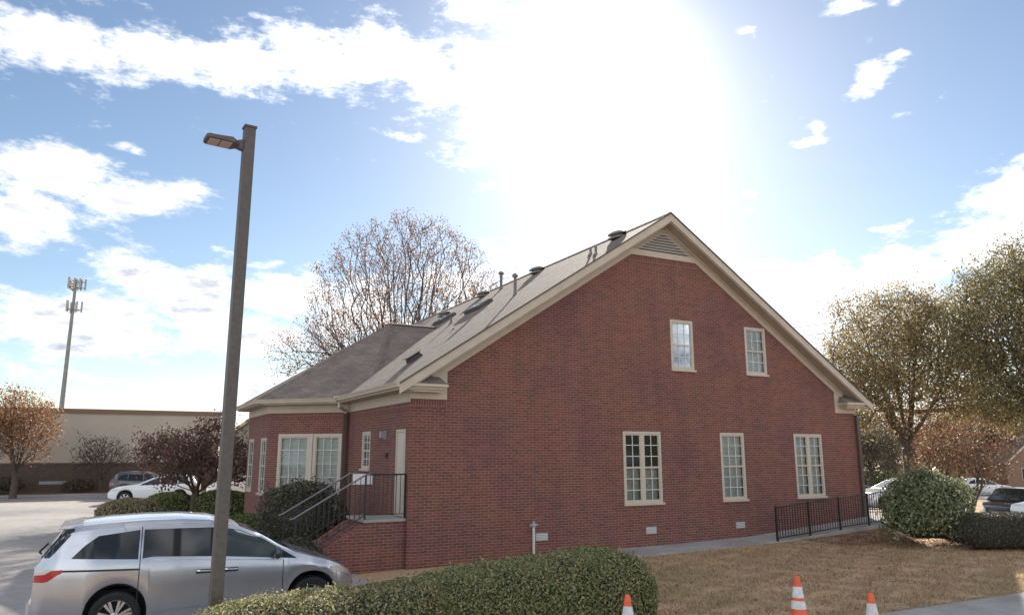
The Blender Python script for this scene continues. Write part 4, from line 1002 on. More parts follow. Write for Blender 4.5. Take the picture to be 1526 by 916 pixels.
# foreground hedge in two plants
def hedge(label, pts, seed, n, yellow, hz, rad):
    """hedge following a line of points (x, y, height): rounded section, leaves all over"""
    rng = np.random.default_rng(seed); pts = np.array(pts, float); o = pts[0, :2].copy()
    seg = np.linalg.norm(np.diff(pts[:, :2], axis=0), axis=1); S_ = np.concatenate([[0], np.cumsum(seg)])
    lumps = rng.uniform(-1, 1, (60, 3)); 
    def surf(s, a, k=1.0):
        x = np.interp(s, S_, pts[:, 0]); y = np.interp(s, S_, pts[:, 1]); h = np.interp(s, S_, pts[:, 2])
        e = np.minimum(np.clip(s / .62, 0, 1), np.clip((S_[-1] - s) / .62, 0, 1)); e = np.sqrt(1 - (1 - e) ** 2.2)
        t = (pts[-1, :2] - pts[0, :2]); t = t / np.linalg.norm(t); nx, ny = -t[1], t[0]
        ca, sa = np.cos(a), np.sin(a); p = 3.0
        rr = (np.abs(ca) ** p + np.abs(sa) ** p) ** (-1 / p)
        lump = 1 + .02 * np.sin(s * 3.1 + a * 2 + seed) + .022 * np.sin(s * 7.3 - a * 3.2 + seed * 2) + .018 * np.sin(s * 15 + a * 6)
        hw = rad * rr * ca * lump * k * e; z0 = ground_z(x, y); zz = z0 + h * .45 + h * .55 * rr * sa * lump * k * (.55 + .45 * e)
        return np.stack([x + nx * hw - o[0], y + ny * hw - o[1], np.maximum(zz, z0)], -1)
    s = rng.random(n) * S_[-1]; s = np.where(rng.random(n) < .14, np.where(rng.random(n) < .5, rng.random(n) * .35, S_[-1] - rng.random(n) * .35), s)
    a = rng.uniform(-.9, np.pi + .9, n); k = 1 - .13 * rng.random(n) ** 1.5 + np.where(rng.random(n) < .07, rng.random(n) ** 2 * .15, 0)
    P = surf(s, a, k); P1 = surf(s, a + .02, k); P2 = surf(np.clip(s + .02, 0, S_[-1]), a, k); nn = np.cross(P1 - P, P2 - P); nn /= np.linalg.norm(nn, axis=1, keepdims=True) + 1e-9
    V, F = leaf_quads(rng, P, hz, .58, -nn, 1.3)
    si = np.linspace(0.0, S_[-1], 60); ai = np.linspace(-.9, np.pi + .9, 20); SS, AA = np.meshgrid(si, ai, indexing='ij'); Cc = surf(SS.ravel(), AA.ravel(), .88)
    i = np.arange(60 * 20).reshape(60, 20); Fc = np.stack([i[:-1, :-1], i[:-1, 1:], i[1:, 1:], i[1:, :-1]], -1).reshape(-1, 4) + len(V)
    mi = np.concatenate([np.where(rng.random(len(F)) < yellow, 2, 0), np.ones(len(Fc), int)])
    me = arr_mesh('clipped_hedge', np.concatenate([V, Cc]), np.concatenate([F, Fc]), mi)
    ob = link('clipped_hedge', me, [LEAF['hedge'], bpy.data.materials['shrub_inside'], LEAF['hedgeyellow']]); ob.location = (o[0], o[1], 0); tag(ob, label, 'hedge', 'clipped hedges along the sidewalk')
hedge('left hedge with sunlight tinted into its yellowish leaves at the foot of the lamp pole', [(-3.42, 7.92, .80), (-2.9, 8.25, .90), (-2.3, 8.62, .96), (-1.5, 9.0, .98), (-.80, 9.42, 1.0)], 3, 44000, .6, .034, .62)
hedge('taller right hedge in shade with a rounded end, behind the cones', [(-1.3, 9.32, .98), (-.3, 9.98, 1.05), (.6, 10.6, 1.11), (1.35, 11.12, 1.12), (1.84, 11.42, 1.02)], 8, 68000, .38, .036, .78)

# dry lawn blades
def lawn():
    rng = np.random.default_rng(7); n = 150000
    u = rng.uniform(-.2, 24, n); v = -9.12 + rng.random(n) ** 1.15 * 7.7; edge = rng.random(n) < .07; v = np.where(edge, rng.normal(-9.13, .04, n), v); x = A.x + DU.x * u + DV.x * v; y = A.y + DU.y * u + DV.y * v
    # tufts: keep blades in clumps
    cell = np.sin(x * 5.1 + np.sin(y * 3.3) * 2) + np.sin(y * 6.7 + np.sin(x * 4.1) * 2) + rng.normal(size=n) * .9
    k = (cell > -.3) | edge; x, y = x[k], y[k]; n = len(x); z = ground_z(x, y)
    a = rng.uniform(0, 2 * np.pi, n); h = rng.uniform(.02, .06, n) * (1 + .5 * np.clip(np.sin(x * 2.3 + np.sin(y * 1.7) * 2) + np.sin(y * 2.9), 0, 2)); w = rng.uniform(.006, .016, n); le = rng.normal(size=(n, 2)) * .035
    d = np.stack([np.cos(a), np.sin(a)], -1); P = np.stack([x, y, z], -1)
    V = np.stack([P - np.c_[d * w[:, None], np.zeros(n)], P + np.c_[d * w[:, None], np.zeros(n)], P + np.c_[le, h]], 1).reshape(-1, 3)
    o = link('lawn_grass', arr_mesh('lawn_grass', V, np.arange(3 * n).reshape(n, 3)), LEAF['straw']); tag(o, 'short dormant straw coloured grass of the front lawn', 'grass', kind='stuff')
lawn()

def litter():
    rng = np.random.default_rng(17); n = 2600
    u = np.concatenate([rng.uniform(0, 22, n), rng.normal(14.5, 2.2, n)]); v = np.concatenate([rng.uniform(-9, -1.5, n), rng.normal(-3.3, .8, n)])
    k = (v < -1.45) & (v > -9.0); u, v = u[k], v[k]; x = A.x + DU.x * u + DV.x * v; y = A.y + DU.y * u + DV.y * v
    P = np.stack([x, y, ground_z(x, y) + .035 + rng.random(len(x)) * .02], -1); V, F = leaf_quads(rng, P, .06, .6, np.tile([0, 0, 1.], (len(x), 1)), .6)
    o = link('fallen_leaves', arr_mesh('fallen_leaves', V, F), LEAF['fallen']); tag(o, 'dry brown fallen leaves scattered over the front lawn', 'leaves', kind='stuff')
litter()

# ------------------------------------------------------------------ lamp pole, cones, tower
b = Vector((-3.41, 9.02, gz(-3.41, 9.02)))
t = empty('lamp_post', b, R(34)); tag(t, 'square bronze parking lot lamp post with one flat lamp head', 'lamp post')
H_ = 6.62 - b.z
mb = MB(); mb.box(-.066, .066, -.066, .066, .05, H_); mb.build('pole', M['bronze'], t)
mb = MB(); mb.box(-.078, .078, -.078, .078, H_ - .005, H_ + .02); mb.hexa([(-.07, -.07, H_ + .021), (.07, -.07, H_ + .021), (.07, .07, H_ + .021), (-.07, .07, H_ + .021), (-.01, -.01, H_ + .05), (.01, -.01, H_ + .05), (.01, .01, H_ + .05), (-.01, .01, H_ + .05)]); mb.build('pole_cap', M['bronze'], t)
mb = MB(); mb.box(-.16, .16, -.16, .16, 0, .03); mb.box(-.085, .085, -.085, .085, .03, .12); mb.build('base_plate', M['bronze'], t)
za = H_ - .25
mb = MB(); mb.hexa([(-.15, -.045, za - .05), (-.067, -.045, za - .07), (-.067, .045, za - .07), (-.15, .045, za - .05), (-.15, -.045, za + .04), (-.067, -.045, za + .07), (-.067, .045, za + .07), (-.15, .045, za + .04)])
for k in range(3): mb.box(-.19 - k * .035, -.175 - k * .035, -.05, .05, za - .03, za + .055 - k * .004)
mb.build('arm', M['bronze'], t)
mb = MB(); zt_ = za - .005
mb.prism([(-.12, -.05, zt_ - .03), (-.20, -.14, zt_ - .03), (-.50, -.14, zt_ - .025), (-.53, -.10, zt_ - .025), (-.53, .10, zt_ - .025), (-.50, .14, zt_ - .025), (-.20, .14, zt_ - .03), (-.12, .05, zt_ - .03)], (0, 0, .046))
mb.hexa([(-.46, -.10, zt_ + .0225), (-.2, -.10, zt_ + .0175), (-.2, .10, zt_ + .0175), (-.46, .10, zt_ + .0225), (-.42, -.07, zt_ + .05), (-.2, -.07, zt_ + .065), (-.2, .07, zt_ + .065), (-.42, .07, zt_ + .05)])
lh = mb.build('lamp_head', M['bronze'], t)
mb = MB(); mb.box(-.49, -.365, -.11, .11, zt_ - .040, zt_ - .031); mb.box(-.35, -.22, -.11, .11, zt_ - .041, zt_ - .032); mb.build('lens', pmat('lamp_lens', (.55, .42, .36), .3), lh)

def cone(px, py, y, h, label, bands):
    p = at(px, py, y); g = gz(p.x, y); g = max(g, .03) + .03 if to_uv(p.x, y)[1] > -12 else -.095; h = p.z - g
    t = empty('traffic_cone', (p.x, y, g), .4); tag(t, label, 'traffic cone', 'traffic cones by the sidewalk')
    rb, rt_ = .165 * h / .95, .028
    rad = lambda z: rb + (rt_ - rb) * (z - .04) / (h - .04)
    mb = MB(); mb.lathe([(rad(.04), .04)] + [(rad(z), z) for z in np.linspace(.1, h - .03, 8)] + [(rt_ * .95, h - .008), (rt_ * .6, h)], 24); mb.build('cone_body', M['orange'], t, smooth=40)
    mb = MB(); s_ = rb + .05; mb.box(-s_, s_, -s_, s_, 0, .035); mb.build('base', M['under'], t, bevel=.01)
    for z0, z1 in bands:
        z0, z1 = h - z0, h - z1; mb = MB(); mb.lathe([(rad(z0) + .003, z0), (rad(z1) + .003, z1)], 24, cap=False); mb.build('collar', M['reflective'], t, smooth=40)
cone(1187, 858, 8.65, 1.07, 'tallest orange cone with two white bands, in the middle', [(.218, .105), (.335, .25)])
cone(1297, 883, 8.5, .9, 'shorter orange cone at the right on the sidewalk edge', [(.225, .10), (.40, .27)])
cone(935, 885, 8.45, .9, 'orange cone in front of the rounded hedge end', [(.32, .115), (.47, .37)])

# cell tower
p = at(88, 640, 110); g = gz(p.x, 110); top = at(109, 413, 110)
t = empty('cell_tower', (p.x, 110, g)); tag(t, 'tall grey monopole cell tower behind the tan wall', 'tower')
hh = top.z - g - .3
mb = MB(); mb.lathe([(.40, 0), (.21, hh)], 14); mb.build('mast', M['steel'], t, smooth=60)
for j, (zz, rr) in enumerate(((hh - .9, 1.1), (hh - 4.4, .95))):
    mb = MB()
    pts = [(rr * math.cos(a), rr * math.sin(a)) for a in (R(15), R(135), R(255))]
    for i in range(3):
        a, b_ = pts[i], pts[(i + 1) % 3]; 
        for zo in (-.45, .45) if j == 0 else (-.3,): mb.tube([(a[0] * 1.15 - b_[0] * .15, a[1] * 1.15 - b_[1] * .15, zz + zo), (b_[0] * 1.15 - a[0] * .15, b_[1] * 1.15 - a[1] * .15, zz + zo)], .05, 6)
        mb.tube([(0, 0, zz - .45), (a[0], a[1], zz - .45)], .06, 6)
    mb.build('antenna_platform', M['steel'], t)
    for i in range(3):
        a, b_ = pts[i], pts[(i + 1) % 3]; ang = math.atan2(a[1] + b_[1], a[0] + b_[0])
        for f in (-.1, .3, .7, 1.1):
            if j == 1 and f in (.3,): continue
            x, y = a[0] + (b_[0] - a[0]) * f, a[1] + (b_[1] - a[1]) * f; mb = MB(); ux, uy = math.cos(ang), math.sin(ang)
            q = [(x + ux * s + -uy * w_, y + uy * s + ux * w_) for s, w_ in ((.05, -.10), (.2, -.10), (.2, .10), (.05, .10))]
            mb.hexa([(a_, b__, zz - .75) for a_, b__ in q] + [(a_, b__, zz + .95) for a_, b__ in q]); mb.build('antenna', M['antenna'], t)

# tan building behind the lot
t = empty('tan_building', W(-44, 43.0, 0), RZ); tag(t, 'long low tan stucco commercial building with brown brick base', 'building')
mb = MB(); mb.box(0, 44.4, 0, 14, 1.75, 5.15); mb.build('wall', M['tan'], t)
mb = MB(); mb.box(-.02, 44.42, -.05, 14.02, -.6, 1.70); mb.build('brick_base', M['tanbase'], t, uv=True)
mb = MB(); mb.box(-.05, 44.45, -.08, 14.05, 1.702, 1.78); mb.box(-.05, 44.45, -.10, 14.1, 5.152, 5.46); mb.build('coping', M['tancap'], t)
mb = MB(); mb.box(33.2, 35.6, -.06, -.051, .35, .55); mb.build('wall_panel', M['ventgrey'], t)

# houses far away
def house(name, label, base, rz_, w, dpt, hw, rise, wallm, roofm, axis='y'):
    t = empty(name, base, rz_); tag(t, label, 'house')
    mb = MB(); mb.prism([(-w / 2, 0, -.6), (w / 2, 0, -.6), (w / 2, 0, hw), (0, 0, hw + rise), (-w / 2, 0, hw)], (0, dpt, 0)); mb.build('wall', wallm, t, uv=True)
    mb = MB(); o = .45; k = rise / (w / 2); 
    for s in (-1, 1):
        a = [(s * (w / 2 + o), -o, hw - o * k + .02), (0, -o, hw + rise + .02), (0, dpt + o, hw + rise + .02), (s * (w / 2 + o), dpt + o, hw - o * k + .02)]
        mb.hexa(a + [(x, y, z + .16) for x, y, z in a])
    rf = mb.build('roof', roofm, t, uv=True)
    mb = MB()
    for s in (-1, 1):
        a = [(s * (w / 2 + o), -o - .04, hw - o * k - .08), (0, -o - .04, hw + rise - .08), (0, -o - .005, hw + rise - .08), (s * (w / 2 + o), -o - .005, hw - o * k - .08)]
        mb.hexa(a + [(x, y, z + .26) for x, y, z in a])
    mb.build('rake_board', M['trim'], rf)
    for x in (-w * .22, w * .22):
        mb = MB(); mb.box(x - .55, x + .55, -.06, -.004, .9, 2.3); wi = mb.build('window', M['cream'], t)
        mb = MB(); mb.box(x - .46, x + .46, -.075, -.061, .98, 2.22); mb.build('pane', M['cglass'], wi)
p = at(1407, 690, 95); house('far_house', 'small tan brick house with pale gable behind the crape myrtle', (p.x, 95, gz(p.x, 95)), R(-12), 8.5, 12, 2.9, 2.6, M['houseb'], M['shingle_dark'])
p = at(1528, 690, 92); house('far_house', 'brown brick house at the right edge above the parked cars', (p.x + 1.5, 92, gz(p.x, 92)), R(14), 9.5, 12, 3.1, 3.2, M['houseb'], M['shingle'])
p = at(358, 690, 62); house('grey_house', 'grey green gabled house glimpsed left of the bay window', (p.x + 2.3, 62, gz(p.x, 62)), R(-8), 8, 9, 3.7, 2.6, M['siding'], M['siding'])

# overhead cables between the roof and the oaks
for i, (a, b_, y0, y1, lab) in enumerate(((at(1060, 502, 62), at(1640, 418, 58), 0, 0, 'upper of two thin black overhead cables right of the roof'), (at(1060, 513, 62), at(1640, 440, 58), 0, 0, 'lower of two thin black overhead cables right of the roof'))):
    mb = MB(); pts = [a.lerp(b_, k / 16) - Vector((0, 0, .35 * math.sin(math.pi * k / 16))) for k in range(17)]; mb.tube(pts, .022, 6)
    tag(mb.build('overhead_cable', M['black']), lab, 'cable', 'overhead cables')

# ------------------------------------------------------------------ vehicles
def car(name, label, cat, loc, rz_, top, belt, wplan, axles, wr, side, ws, rg, paint, bot=.22, tumb=.27, arch=.06, roofglass=None, glass=None, lamps=None, extras=None, group=None, spokes=5, dx=.03, grille=None):
    e = empty(name, loc, rz_); tag(e, label, cat, group)
    T = lambda x: float(np.interp(x, [p[0] for p in top], [p[1] for p in top])); Bf = lambda x: float(np.interp(x, [p[0] for p in belt], [p[1] for p in belt]))
    Wf = lambda x: float(np.interp(x, [p[0] for p in wplan], [p[1] for p in wplan]))
    x0, x1 = top[0][0], top[-1][0]; ar = wr + arch
    # smooth roofline
    gx = np.arange(x0 - .3, x1 + .3, .01); gt = np.interp(gx, [p[0] for p in top], [p[1] for p in top]); ker = np.hanning(17); ker /= ker.sum(); gs = np.convolve(gt, ker, 'same')
    Ts = lambda x: float(np.interp(x, gx[10:-10], gs[10:-10]))
    gw = np.interp(gx, [p[0] for p in wplan], [p[1] for p in wplan]); kw = np.hanning(25); kw /= kw.sum(); gws = np.convolve(gw, kw, 'same'); Ws = lambda x: float(np.interp(x, gx[14:-14], gws[14:-14]))
    def sec(x):
        hb = bot + .10 * max(0, (x - (x1 - .35)) / .35) + .12 * max(0, ((x0 + .35) - x) / .35)
        for a in axles:
            if abs(x - a) < ar: hb = max(hb, wr + math.sqrt(ar * ar - (x - a) ** 2))
        t = Ts(x); bl = min(Bf(x), t - .03); w = Ws(x); h = t - bl; hb = min(hb, bl - .08); m = bl - hb
        ya = .985 * w - tumb * h * .80
        return [(0, hb), (.84 * w, hb), (.975 * w, hb + min(.05, m * .2)), (w, hb + m * .45), (.998 * w, hb + m * .72), (.985 * w, bl), (ya, bl + .80 * h), (ya - .05 - .05 * h, bl + .93 * h), (ya * .62, t - .012), (0, t)]
    xs_ = np.unique(np.round(np.concatenate([np.arange(x0, x1, dx), [x1]] + [[a - ar + .001, a - ar - .001, a + ar - .001, a + ar + .001] for a in axles]), 4))
    bm = bmesh.new(); rows = []
    for x in xs_:
        s = sec(x); full = [(x, y, z) for y, z in s] + [(x, -y, z) for y, z in s[-2:0:-1]]; rows.append([bm.verts.new(p) for p in full])
    n = len(rows[0])
    for a, b in zip(rows, rows[1:]):
        for i in range(n):
            f = bm.faces.new((a[i], a[(i + 1) % n], b[(i + 1) % n], b[i])); f.material_index = 1 if i in (0, n - 1) else 0
    bm.faces.new(rows[0]); bm.faces.new(rows[-1][::-1]); bmesh.ops.recalc_face_normals(bm, faces=bm.faces[:])
    me = bpy.data.meshes.new('body'); bm.to_mesh(me); bm.free(); body = link('body', me, [paint, M['under']], e, smooth=32)
    def sy(x, z):
        s = sec(x)[2:8]; return float(np.interp(z, [q[1] for q in s], [q[0] for q in s]))
    def patch(nm, xa, xb, zl, zh, mat, sides=(-1, 1), off=.006, par=body, nx=None, nz=6):
        """panel lying on the flank between two heights given as (x, z) lines"""
        nx = nx or max(2, int(abs(xb - xa) / .05)); X = np.linspace(xa, xb, nx + 1)
        for sd in sides:
            V = []
            for x in X:
                a = float(np.interp(x, [p[0] for p in zl], [p[1] for p in zl])); b = float(np.interp(x, [p[0] for p in zh], [p[1] for p in zh]))
                for k in range(nz + 1):
                    z = a + (b - a) * k / nz; V.append((x, sd * (sy(x, z) + off), z + off * .2))
            i = np.arange(len(V)).reshape(nx + 1, nz + 1); F = np.stack([i[:-1, :-1], i[1:, :-1], i[1:, 1:], i[:-1, 1:]], -1).reshape(-1, 4)
            link(nm, arr_mesh(nm, V, F), mat, par, smooth=0)
    gl = glass or M['cglass']
    for nm, xa, xb, zl, zh, mt in side: patch(nm, xa, xb, zl, zh, mt or gl)
    def across(nm, xa, xb, mat, inset=.93, off=.008, nx=10):
        V = []; X = np.linspace(xa, xb, nx + 1)
        for x in X:
            s = sec(x)[6:]; ys_ = [q[0] for q in s][::-1]; zs_ = [q[1] for q in s][::-1]; ym = s[1][0] * inset
            sl = (Ts(x + .02) - Ts(x - .02)) / .04; nn = Vector((-sl, 0, 1)).normalized() * off
            for k in range(13):
                y = ym * (k - 6) / 6; z = float(np.interp(abs(y), ys_, zs_)); V.append((x + nn.x, y, z + nn.z))
        i = np.arange(len(V)).reshape(nx + 1, 13); F = np.stack([i[:-1, :-1], i[1:, :-1], i[1:, 1:], i[:-1, 1:]], -1).reshape(-1, 4); link(nm, arr_mesh(nm, V, F), mat, body, smooth=0)
    if ws: across('windshield', ws[0], ws[1], gl)
    if rg: across('rear_window', rg[0], rg[1], M['cglass'])
    # dark inside of the arches
    mb = MB(); wmin = min(Ws(a) for a in axles)
    mb.box(x0 + .35, x1 - .4, -wmin + .28, wmin - .28, bot - .02, bot + .42); mb.build('underbody', M['under'], e)
    for a in axles:
        for sd in (-1, 1):
            w = Ws(a) - .012; yc = sd * (w - .11); wh = empty('wheel', (a, yc, wr), 0); wh.parent = e
            mb = MB(); q = wr / .34
            prof = [(.235 * q, -.105), (.30 * q, -.11), (.332 * q, -.085), (.34 * q, -.04), (.34 * q, .04), (.332 * q, .085), (.30 * q, .11), (.235 * q, .105)]
            mb.lathe(prof, 28, 0, (0, 0, 0), 'y', cap=False); mb.build('tyre', M['tyre'], wh, smooth=40)
            mb = MB(); yo = sd * .075
            mb.lathe([(.238 * q, sd * .10), (.238 * q, sd * .02), (.215 * q, sd * .015), (.215 * q, sd * .09)], 28, 0, (0, 0, 0), 'y', cap=False)
            for k in range(spokes):
                for o in ((-.16, .16) if spokes <= 7 else (0,)):
                    a0 = 2 * math.pi * k / spokes + .3; a1 = a0 + o * .9; p0 = Vector((math.cos(a0 + o * .6) * .05 * q, 0, math.sin(a0 + o * .6) * .05 * q)); p1 = Vector((math.cos(a1) * .222 * q, 0, math.sin(a1) * .222 * q)); t = (p1 - p0).normalized(); s_ = Vector((-t.z, 0, t.x)) * .013 * q
                    s2_ = s_ * 1.5
                    mb.hexa([p0 - s_ + Vector((0, yo - .012, 0)), p1 - s2_ + Vector((0, yo - .012, 0)), p1 + s2_ + Vector((0, yo - .012, 0)), p0 + s_ + Vector((0, yo - .012, 0)), p0 - s_ + Vector((0, yo + .014, 0)), p1 - s2_ + Vector((0, yo + .014, 0)), p1 + s2_ + Vector((0, yo + .014, 0)), p0 + s_ + Vector((0, yo + .014, 0))])
            mb.lathe([(.06 * q, yo - .02), (.06 * q, yo + .022), (.045 * q, yo + .026)] if sd > 0 else [(.045 * q, yo - .026), (.06 * q, yo - .022), (.06 * q, yo + .02)], 14, 0, (0, 0, 0), 'y')
            mb.build('rim', M['rim'], wh)
            mb = MB(); mb.lathe([(.215 * q, -.02), (.215 * q, .02)], 24, 0, (0, 0, 0), 'y'); mb.build('brake_disc', M['under'], wh)
    if lamps:
        for nm, xa, xb, zl, zh, mt in lamps: patch(nm, xa, xb, zl, zh, mt, off=.009)
    if grille:
        z0, z1, wg, mt = grille; mb = MB(); mb.box(x1 - .01, x1 + .012, -wg, wg, z0, z1); gr = mb.build('grille', M['under'], body)
        mb = MB(); nb = 4
        for k in range(nb): zz = z0 + (z1 - z0) * (k + .5) / nb; mb.box(x1 + .013, x1 + .022, -wg * .95, wg * .95, zz - .012, zz + .012)
        mb.build('grille_bar', mt, body)
    if extras: extras(e, body, sy, patch, sec)
    return e

# silver minivan beside the lamp post, nose towards the building
def van_extras(e, body, sy, patch, sec):
    G = M['seam']
    patch('door_rail', -.74, .27, [(-.74, .975), (.27, .945)], [(-.74, 1.0), (.27, .97)], G, off=.004, nz=1)
    for nm, x, zl, zh in (('door_gap', .262, .34, 1.53), ('door_gap', 1.27, .34, 1.50), ('door_gap', 2.27, .42, .98)):
        patch(nm, x - .006, x + .006, [(x, zl), (x + .1, zl)], [(x, zh), (x + .1, zh)], G, off=.003, nx=1, nz=14)
    patch('belt_moulding', .33, 2.42, [(.33, 1.076), (2.42, .955)], [(.33, 1.090), (2.42, .967)], M['silver'], off=.006, nz=1)
    patch('rocker_panel', .50, 2.32, [(.5, .27), (2.32, .27)], [(.5, .33), (.75, .37), (2.32, .40)], M['silver'], off=.02, nz=3)
    patch('door_crease', .34, 2.75, [(.34, .905), (2.75, .83)], [(.34, .912), (2.75, .836)], M['silver'], off=.009, nz=1)
    for xa in (1.02, 1.40):
        for sd in (-1, 1):
            mb = MB(); z = .875; y0 = sy(xa, z); mb.box(xa, xa + .20, sd * y0, sd * (y0 + .012), z - .028, z + .028, 1)
            pts = [(xa + .01, sd * (y0 + .01), z + .008), (xa + .05, sd * (y0 + .035), z + .008), (xa + .15, sd * (y0 + .035), z + .004), (xa + .19, sd * (y0 + .01), z + .004)]; mb.tube(pts, .014, 6, 0); mb.build('door_handle', [M['chrome'], M['under']], body)
    for sd in (-1, 1):
        mb = MB(); x, z = 2.14, 1.09; y0 = sy(x, 1.02); secs = []
        for k in range(7):
            f = k / 6; r_ = math.sin(math.pi * (.12 + .80 * f)) ; secs.append([(x - .06 * math.cos(a) * r_ + .02 * f, sd * (y0 + .07 + .20 * f), z + .095 * math.sin(a) * r_) for a in np.linspace(0, 2 * np.pi, 12, endpoint=False)])
        mb.loft(secs); mb.tube([(x, sd * (y0 - .03), 1.02), (x, sd * (y0 + .10), 1.06)], .03, 6); mb.build('side_mirror', M['under'] if False else M['charcoal'], body, smooth=50)
    # tailgate spoiler, rear wiper, bumper top, mud flap, plate recess
    mb = MB(); mb.hexa([(-.80, -.60, 1.52), (-.55, -.63, 1.535), (-.55, .63, 1.535), (-.80, .60, 1.52), (-.80, -.60, 1.55), (-.50, -.60, 1.605), (-.50, .60, 1.605), (-.80, .60, 1.55)]); mb.build('spoiler', M['silver'], body, bevel=.008)
    mb = MB(); mb.tube([(-1.02, .0, 1.14), (-1.05, .05, 1.16), (-.97, .38, 1.24)], .014, 6); mb.build('rear_wiper', M['under'], body)
    mb = MB(); mb.box(-1.085, -.98, -.74, .74, .40, .60); mb.build('rear_bumper', M['silver'], body, bevel=.03)
    for sd in (-1, 1):
        mb = MB(); mb.box(-.45, -.42, sd * .72, sd * .90, .20, .46); mb.build('mud_flap', M['under'], body)
    patch('rear_window', -.975, -.60, [(-.975, 1.16), (-.86, 1.165), (-.60, 1.50)], [(-.975, 1.165), (-.80, 1.40), (-.70, 1.525), (-.60, 1.54)], M['cglass'], off=.005)
th_ = RZ; pr = Vector((-5.56, 11.0)); o = pr + Vector((-math.sin(th_), math.cos(th_))) * .92
car('minivan', 'silver minivan parked behind the lamp post with its nose towards the brick building', 'minivan', (o.x, o.y, -.10), th_,
    [(-1.03, 1.02), (-.985, 1.14), (-.80, 1.42), (-.70, 1.55), (-.55, 1.60), (-.2, 1.635), (.3, 1.655), (.8, 1.655), (1.2, 1.625), (1.55, 1.53), (1.95, 1.36), (2.25, 1.18), (2.5, 1.06), (2.7, 1.005), (2.95, .93), (3.2, .84), (3.4, .71), (3.5, .58)],
    [(-1.03, .98), (-.8, 1.10), (0, 1.09), (1.2, 1.06), (2.5, .955), (3.0, .84), (3.5, .5)],
    [(-1.03, .76), (-.95, .83), (-.75, .89), (-.4, .93), (0, .94), (2.2, .94), (2.7, .915), (3.0, .85), (3.25, .73), (3.43, .55), (3.5, .42)],
    [0.0, 2.74], .335,
    [('rear_side_window', -.60, .235, [(-.60, 1.145), (.235, 1.095)], [(-.60, 1.15), (-.45, 1.31), (-.29, 1.43), (.235, 1.49)], None),
     ('sliding_door_window', .29, 1.19, [(.29, 1.10), (.42, 1.12), (1.19, 1.08)], [(.29, 1.492), (1.19, 1.485)], None),
     ('window_pillar', 1.192, 1.35, [(1.192, 1.08), (1.35, 1.07)], [(1.192, 1.485), (1.35, 1.475)], M['under']),
     ('front_door_window', 1.352, 2.16, [(1.352, 1.07), (2.16, 1.0)], [(1.352, 1.475), (1.6, 1.43), (1.93, 1.30), (2.16, 1.165)], M['cglass2']),
     ('quarter_window', 2.19, 2.46, [(2.19, .998), (2.46, .975)], [(2.19, 1.145), (2.46, .985)], M['cglass'])],
    (1.62, 2.42), (-.955, -.76), M['silver'], bot=.24, tumb=.27, arch=.065,
    lamps=[('taillight', -1.025, -.70, [(-1.025, .85), (-.88, .845), (-.72, .96)], [(-1.025, .94), (-.90, .95), (-.82, 1.0), (-.72, 1.005)], M['red']), ('reverse_light', -1.025, -.83, [(-1.025, .943), (-.90, .953), (-.83, .995)], [(-1.025, 1.02), (-.83, 1.01)], M['clear']),
           ('headlight', 3.04, 3.44, [(3.04, .76), (3.44, .62)], [(3.04, .80), (3.24, .79), (3.44, .68)], M['amber'])],
    extras=van_extras, spokes=7)

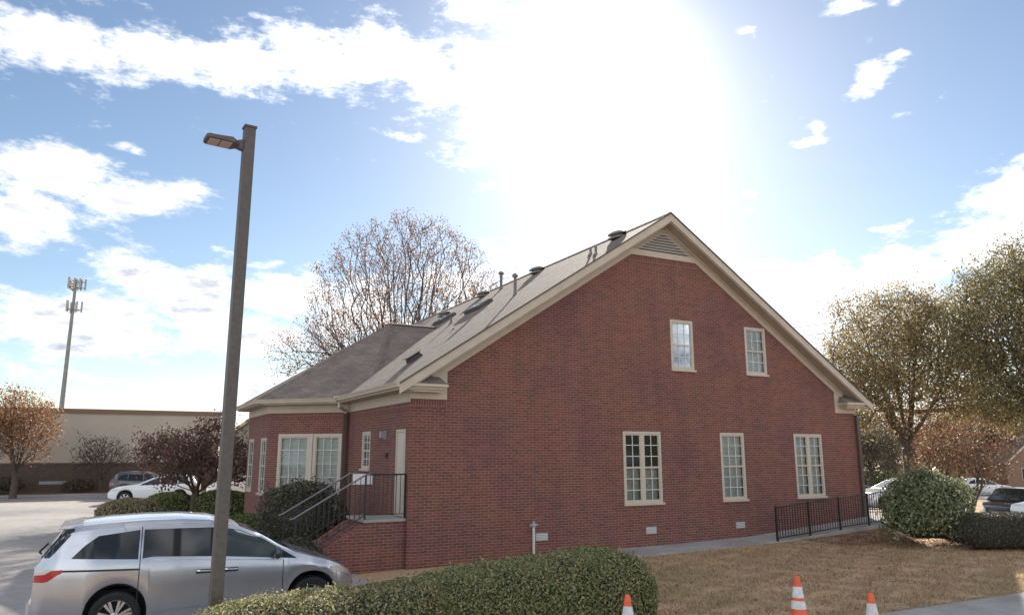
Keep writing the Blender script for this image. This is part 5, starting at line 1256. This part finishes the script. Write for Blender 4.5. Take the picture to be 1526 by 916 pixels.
def suv(name, label, cat, px, y, heading, paint, k=1.0, group=None, dz=0.0, low=0.0, glass=None, at_x=None):
    x = at(px, 690, y).x if at_x is None else at_x; z = gz(x, y) + dz
    h = lambda v: v * k - low * (max(0, v - .9) / .75)
    top = [(-.92, .98), (-.86, 1.12), (-.62, 1.52), (-.4, 1.62), (.3, 1.67), (1.0, 1.64), (1.35, 1.53), (1.9, 1.22), (2.15, 1.07), (2.7, 1.0), (3.2, .92), (3.48, .78), (3.56, .62)]
    belt = [(-.92, .92), (-.6, 1.08), (1.0, 1.03), (2.1, .98), (3.0, .88), (3.56, .55)]
    wp = [(-.92, .74), (-.8, .83), (-.4, .90), (0, .91), (2.3, .91), (2.8, .89), (3.2, .80), (3.45, .66), (3.56, .55)]
    S_ = lambda L_: [(a * k, h(b)) for a, b in L_]
    c, s = math.cos(heading), math.sin(heading); ctr = 1.3 * k; loc = (x - c * ctr, y - s * ctr, z)
    return car(name, label, cat, loc, heading, S_(top), S_(belt), [(a * k, b * k) for a, b in wp], [0, 2.68 * k], .345 * k,
        [('rear_side_window', -.55 * k, .10 * k, S_([(-.55, 1.13), (.10, 1.09)]), S_([(-.55, 1.15), (-.3, 1.40), (.1, 1.49)]), None),
         ('rear_door_window', .14 * k, .98 * k, S_([(.14, 1.09), (.98, 1.06)]), S_([(.14, 1.49), (.98, 1.48)]), None),
         ('front_door_window', 1.04 * k, 1.95 * k, S_([(1.04, 1.06), (1.95, 1.02)]), S_([(1.04, 1.48), (1.3, 1.42), (1.95, 1.07)]), None)],
        (1.40 * k, 2.08 * k), (-.84 * k, -.62 * k), paint, bot=.24, tumb=.26, dx=.06, glass=glass,
        lamps=[('taillight', -.90 * k, -.62 * k, S_([(-.90, .82), (-.62, .86)]), S_([(-.90, .96), (-.62, .97)]), M['red']), ('headlight', 3.12 * k, 3.50 * k, S_([(3.12, .74), (3.50, .64)]), S_([(3.12, .84), (3.50, .74)]), M['clear'])],
        grille=(.42 * k, .64 * k, .50 * k, M['chrome']), spokes=6, group=group)
suv('parked_car', 'white car nose out behind the clipped shrubs of the lot', 'car', 236, 42, R(197), M['white'], 1.0, 'cars parked in the left lot', low=.12)
suv('parked_car', 'dark hatchback with red tail lamps behind the white car in the lot', 'car', 228, 47, R(14), M['charcoal'], .98, 'cars parked in the left lot')
suv('parked_car', 'white car behind the lamp pole by the bay', 'car', 372, 45, R(200), M['white'], 1.0, 'cars parked in the left lot', low=.1)
suv('parked_car', 'silver car behind the ramp railing, half hidden by the glossy shrub', 'car', 1335, 36, R(192), M['silver'], 1.0, 'cars parked on the right', low=.12, glass=M['cglass2'])
suv('parked_car', 'blue car just beyond the downspout at the gable corner', 'car', 1262, 41, R(10), M['blue'], 1.0, 'cars parked on the right', low=.1)
suv('parked_car', 'dark blue sport utility car facing left over the low hedge', 'car', 1500, 42, R(222), M['navy'], 1.08, 'cars parked on the right')
suv('moving_car', 'white sport utility car on the far road at the right', 'car', 1466, 76, R(-14), M['white'], 1.0)
suv('parked_car', 'white car at the right edge in front of the dark blue one', 'car', 1562, 36.5, R(200), M['white'], .98, 'cars parked on the right', low=.2)
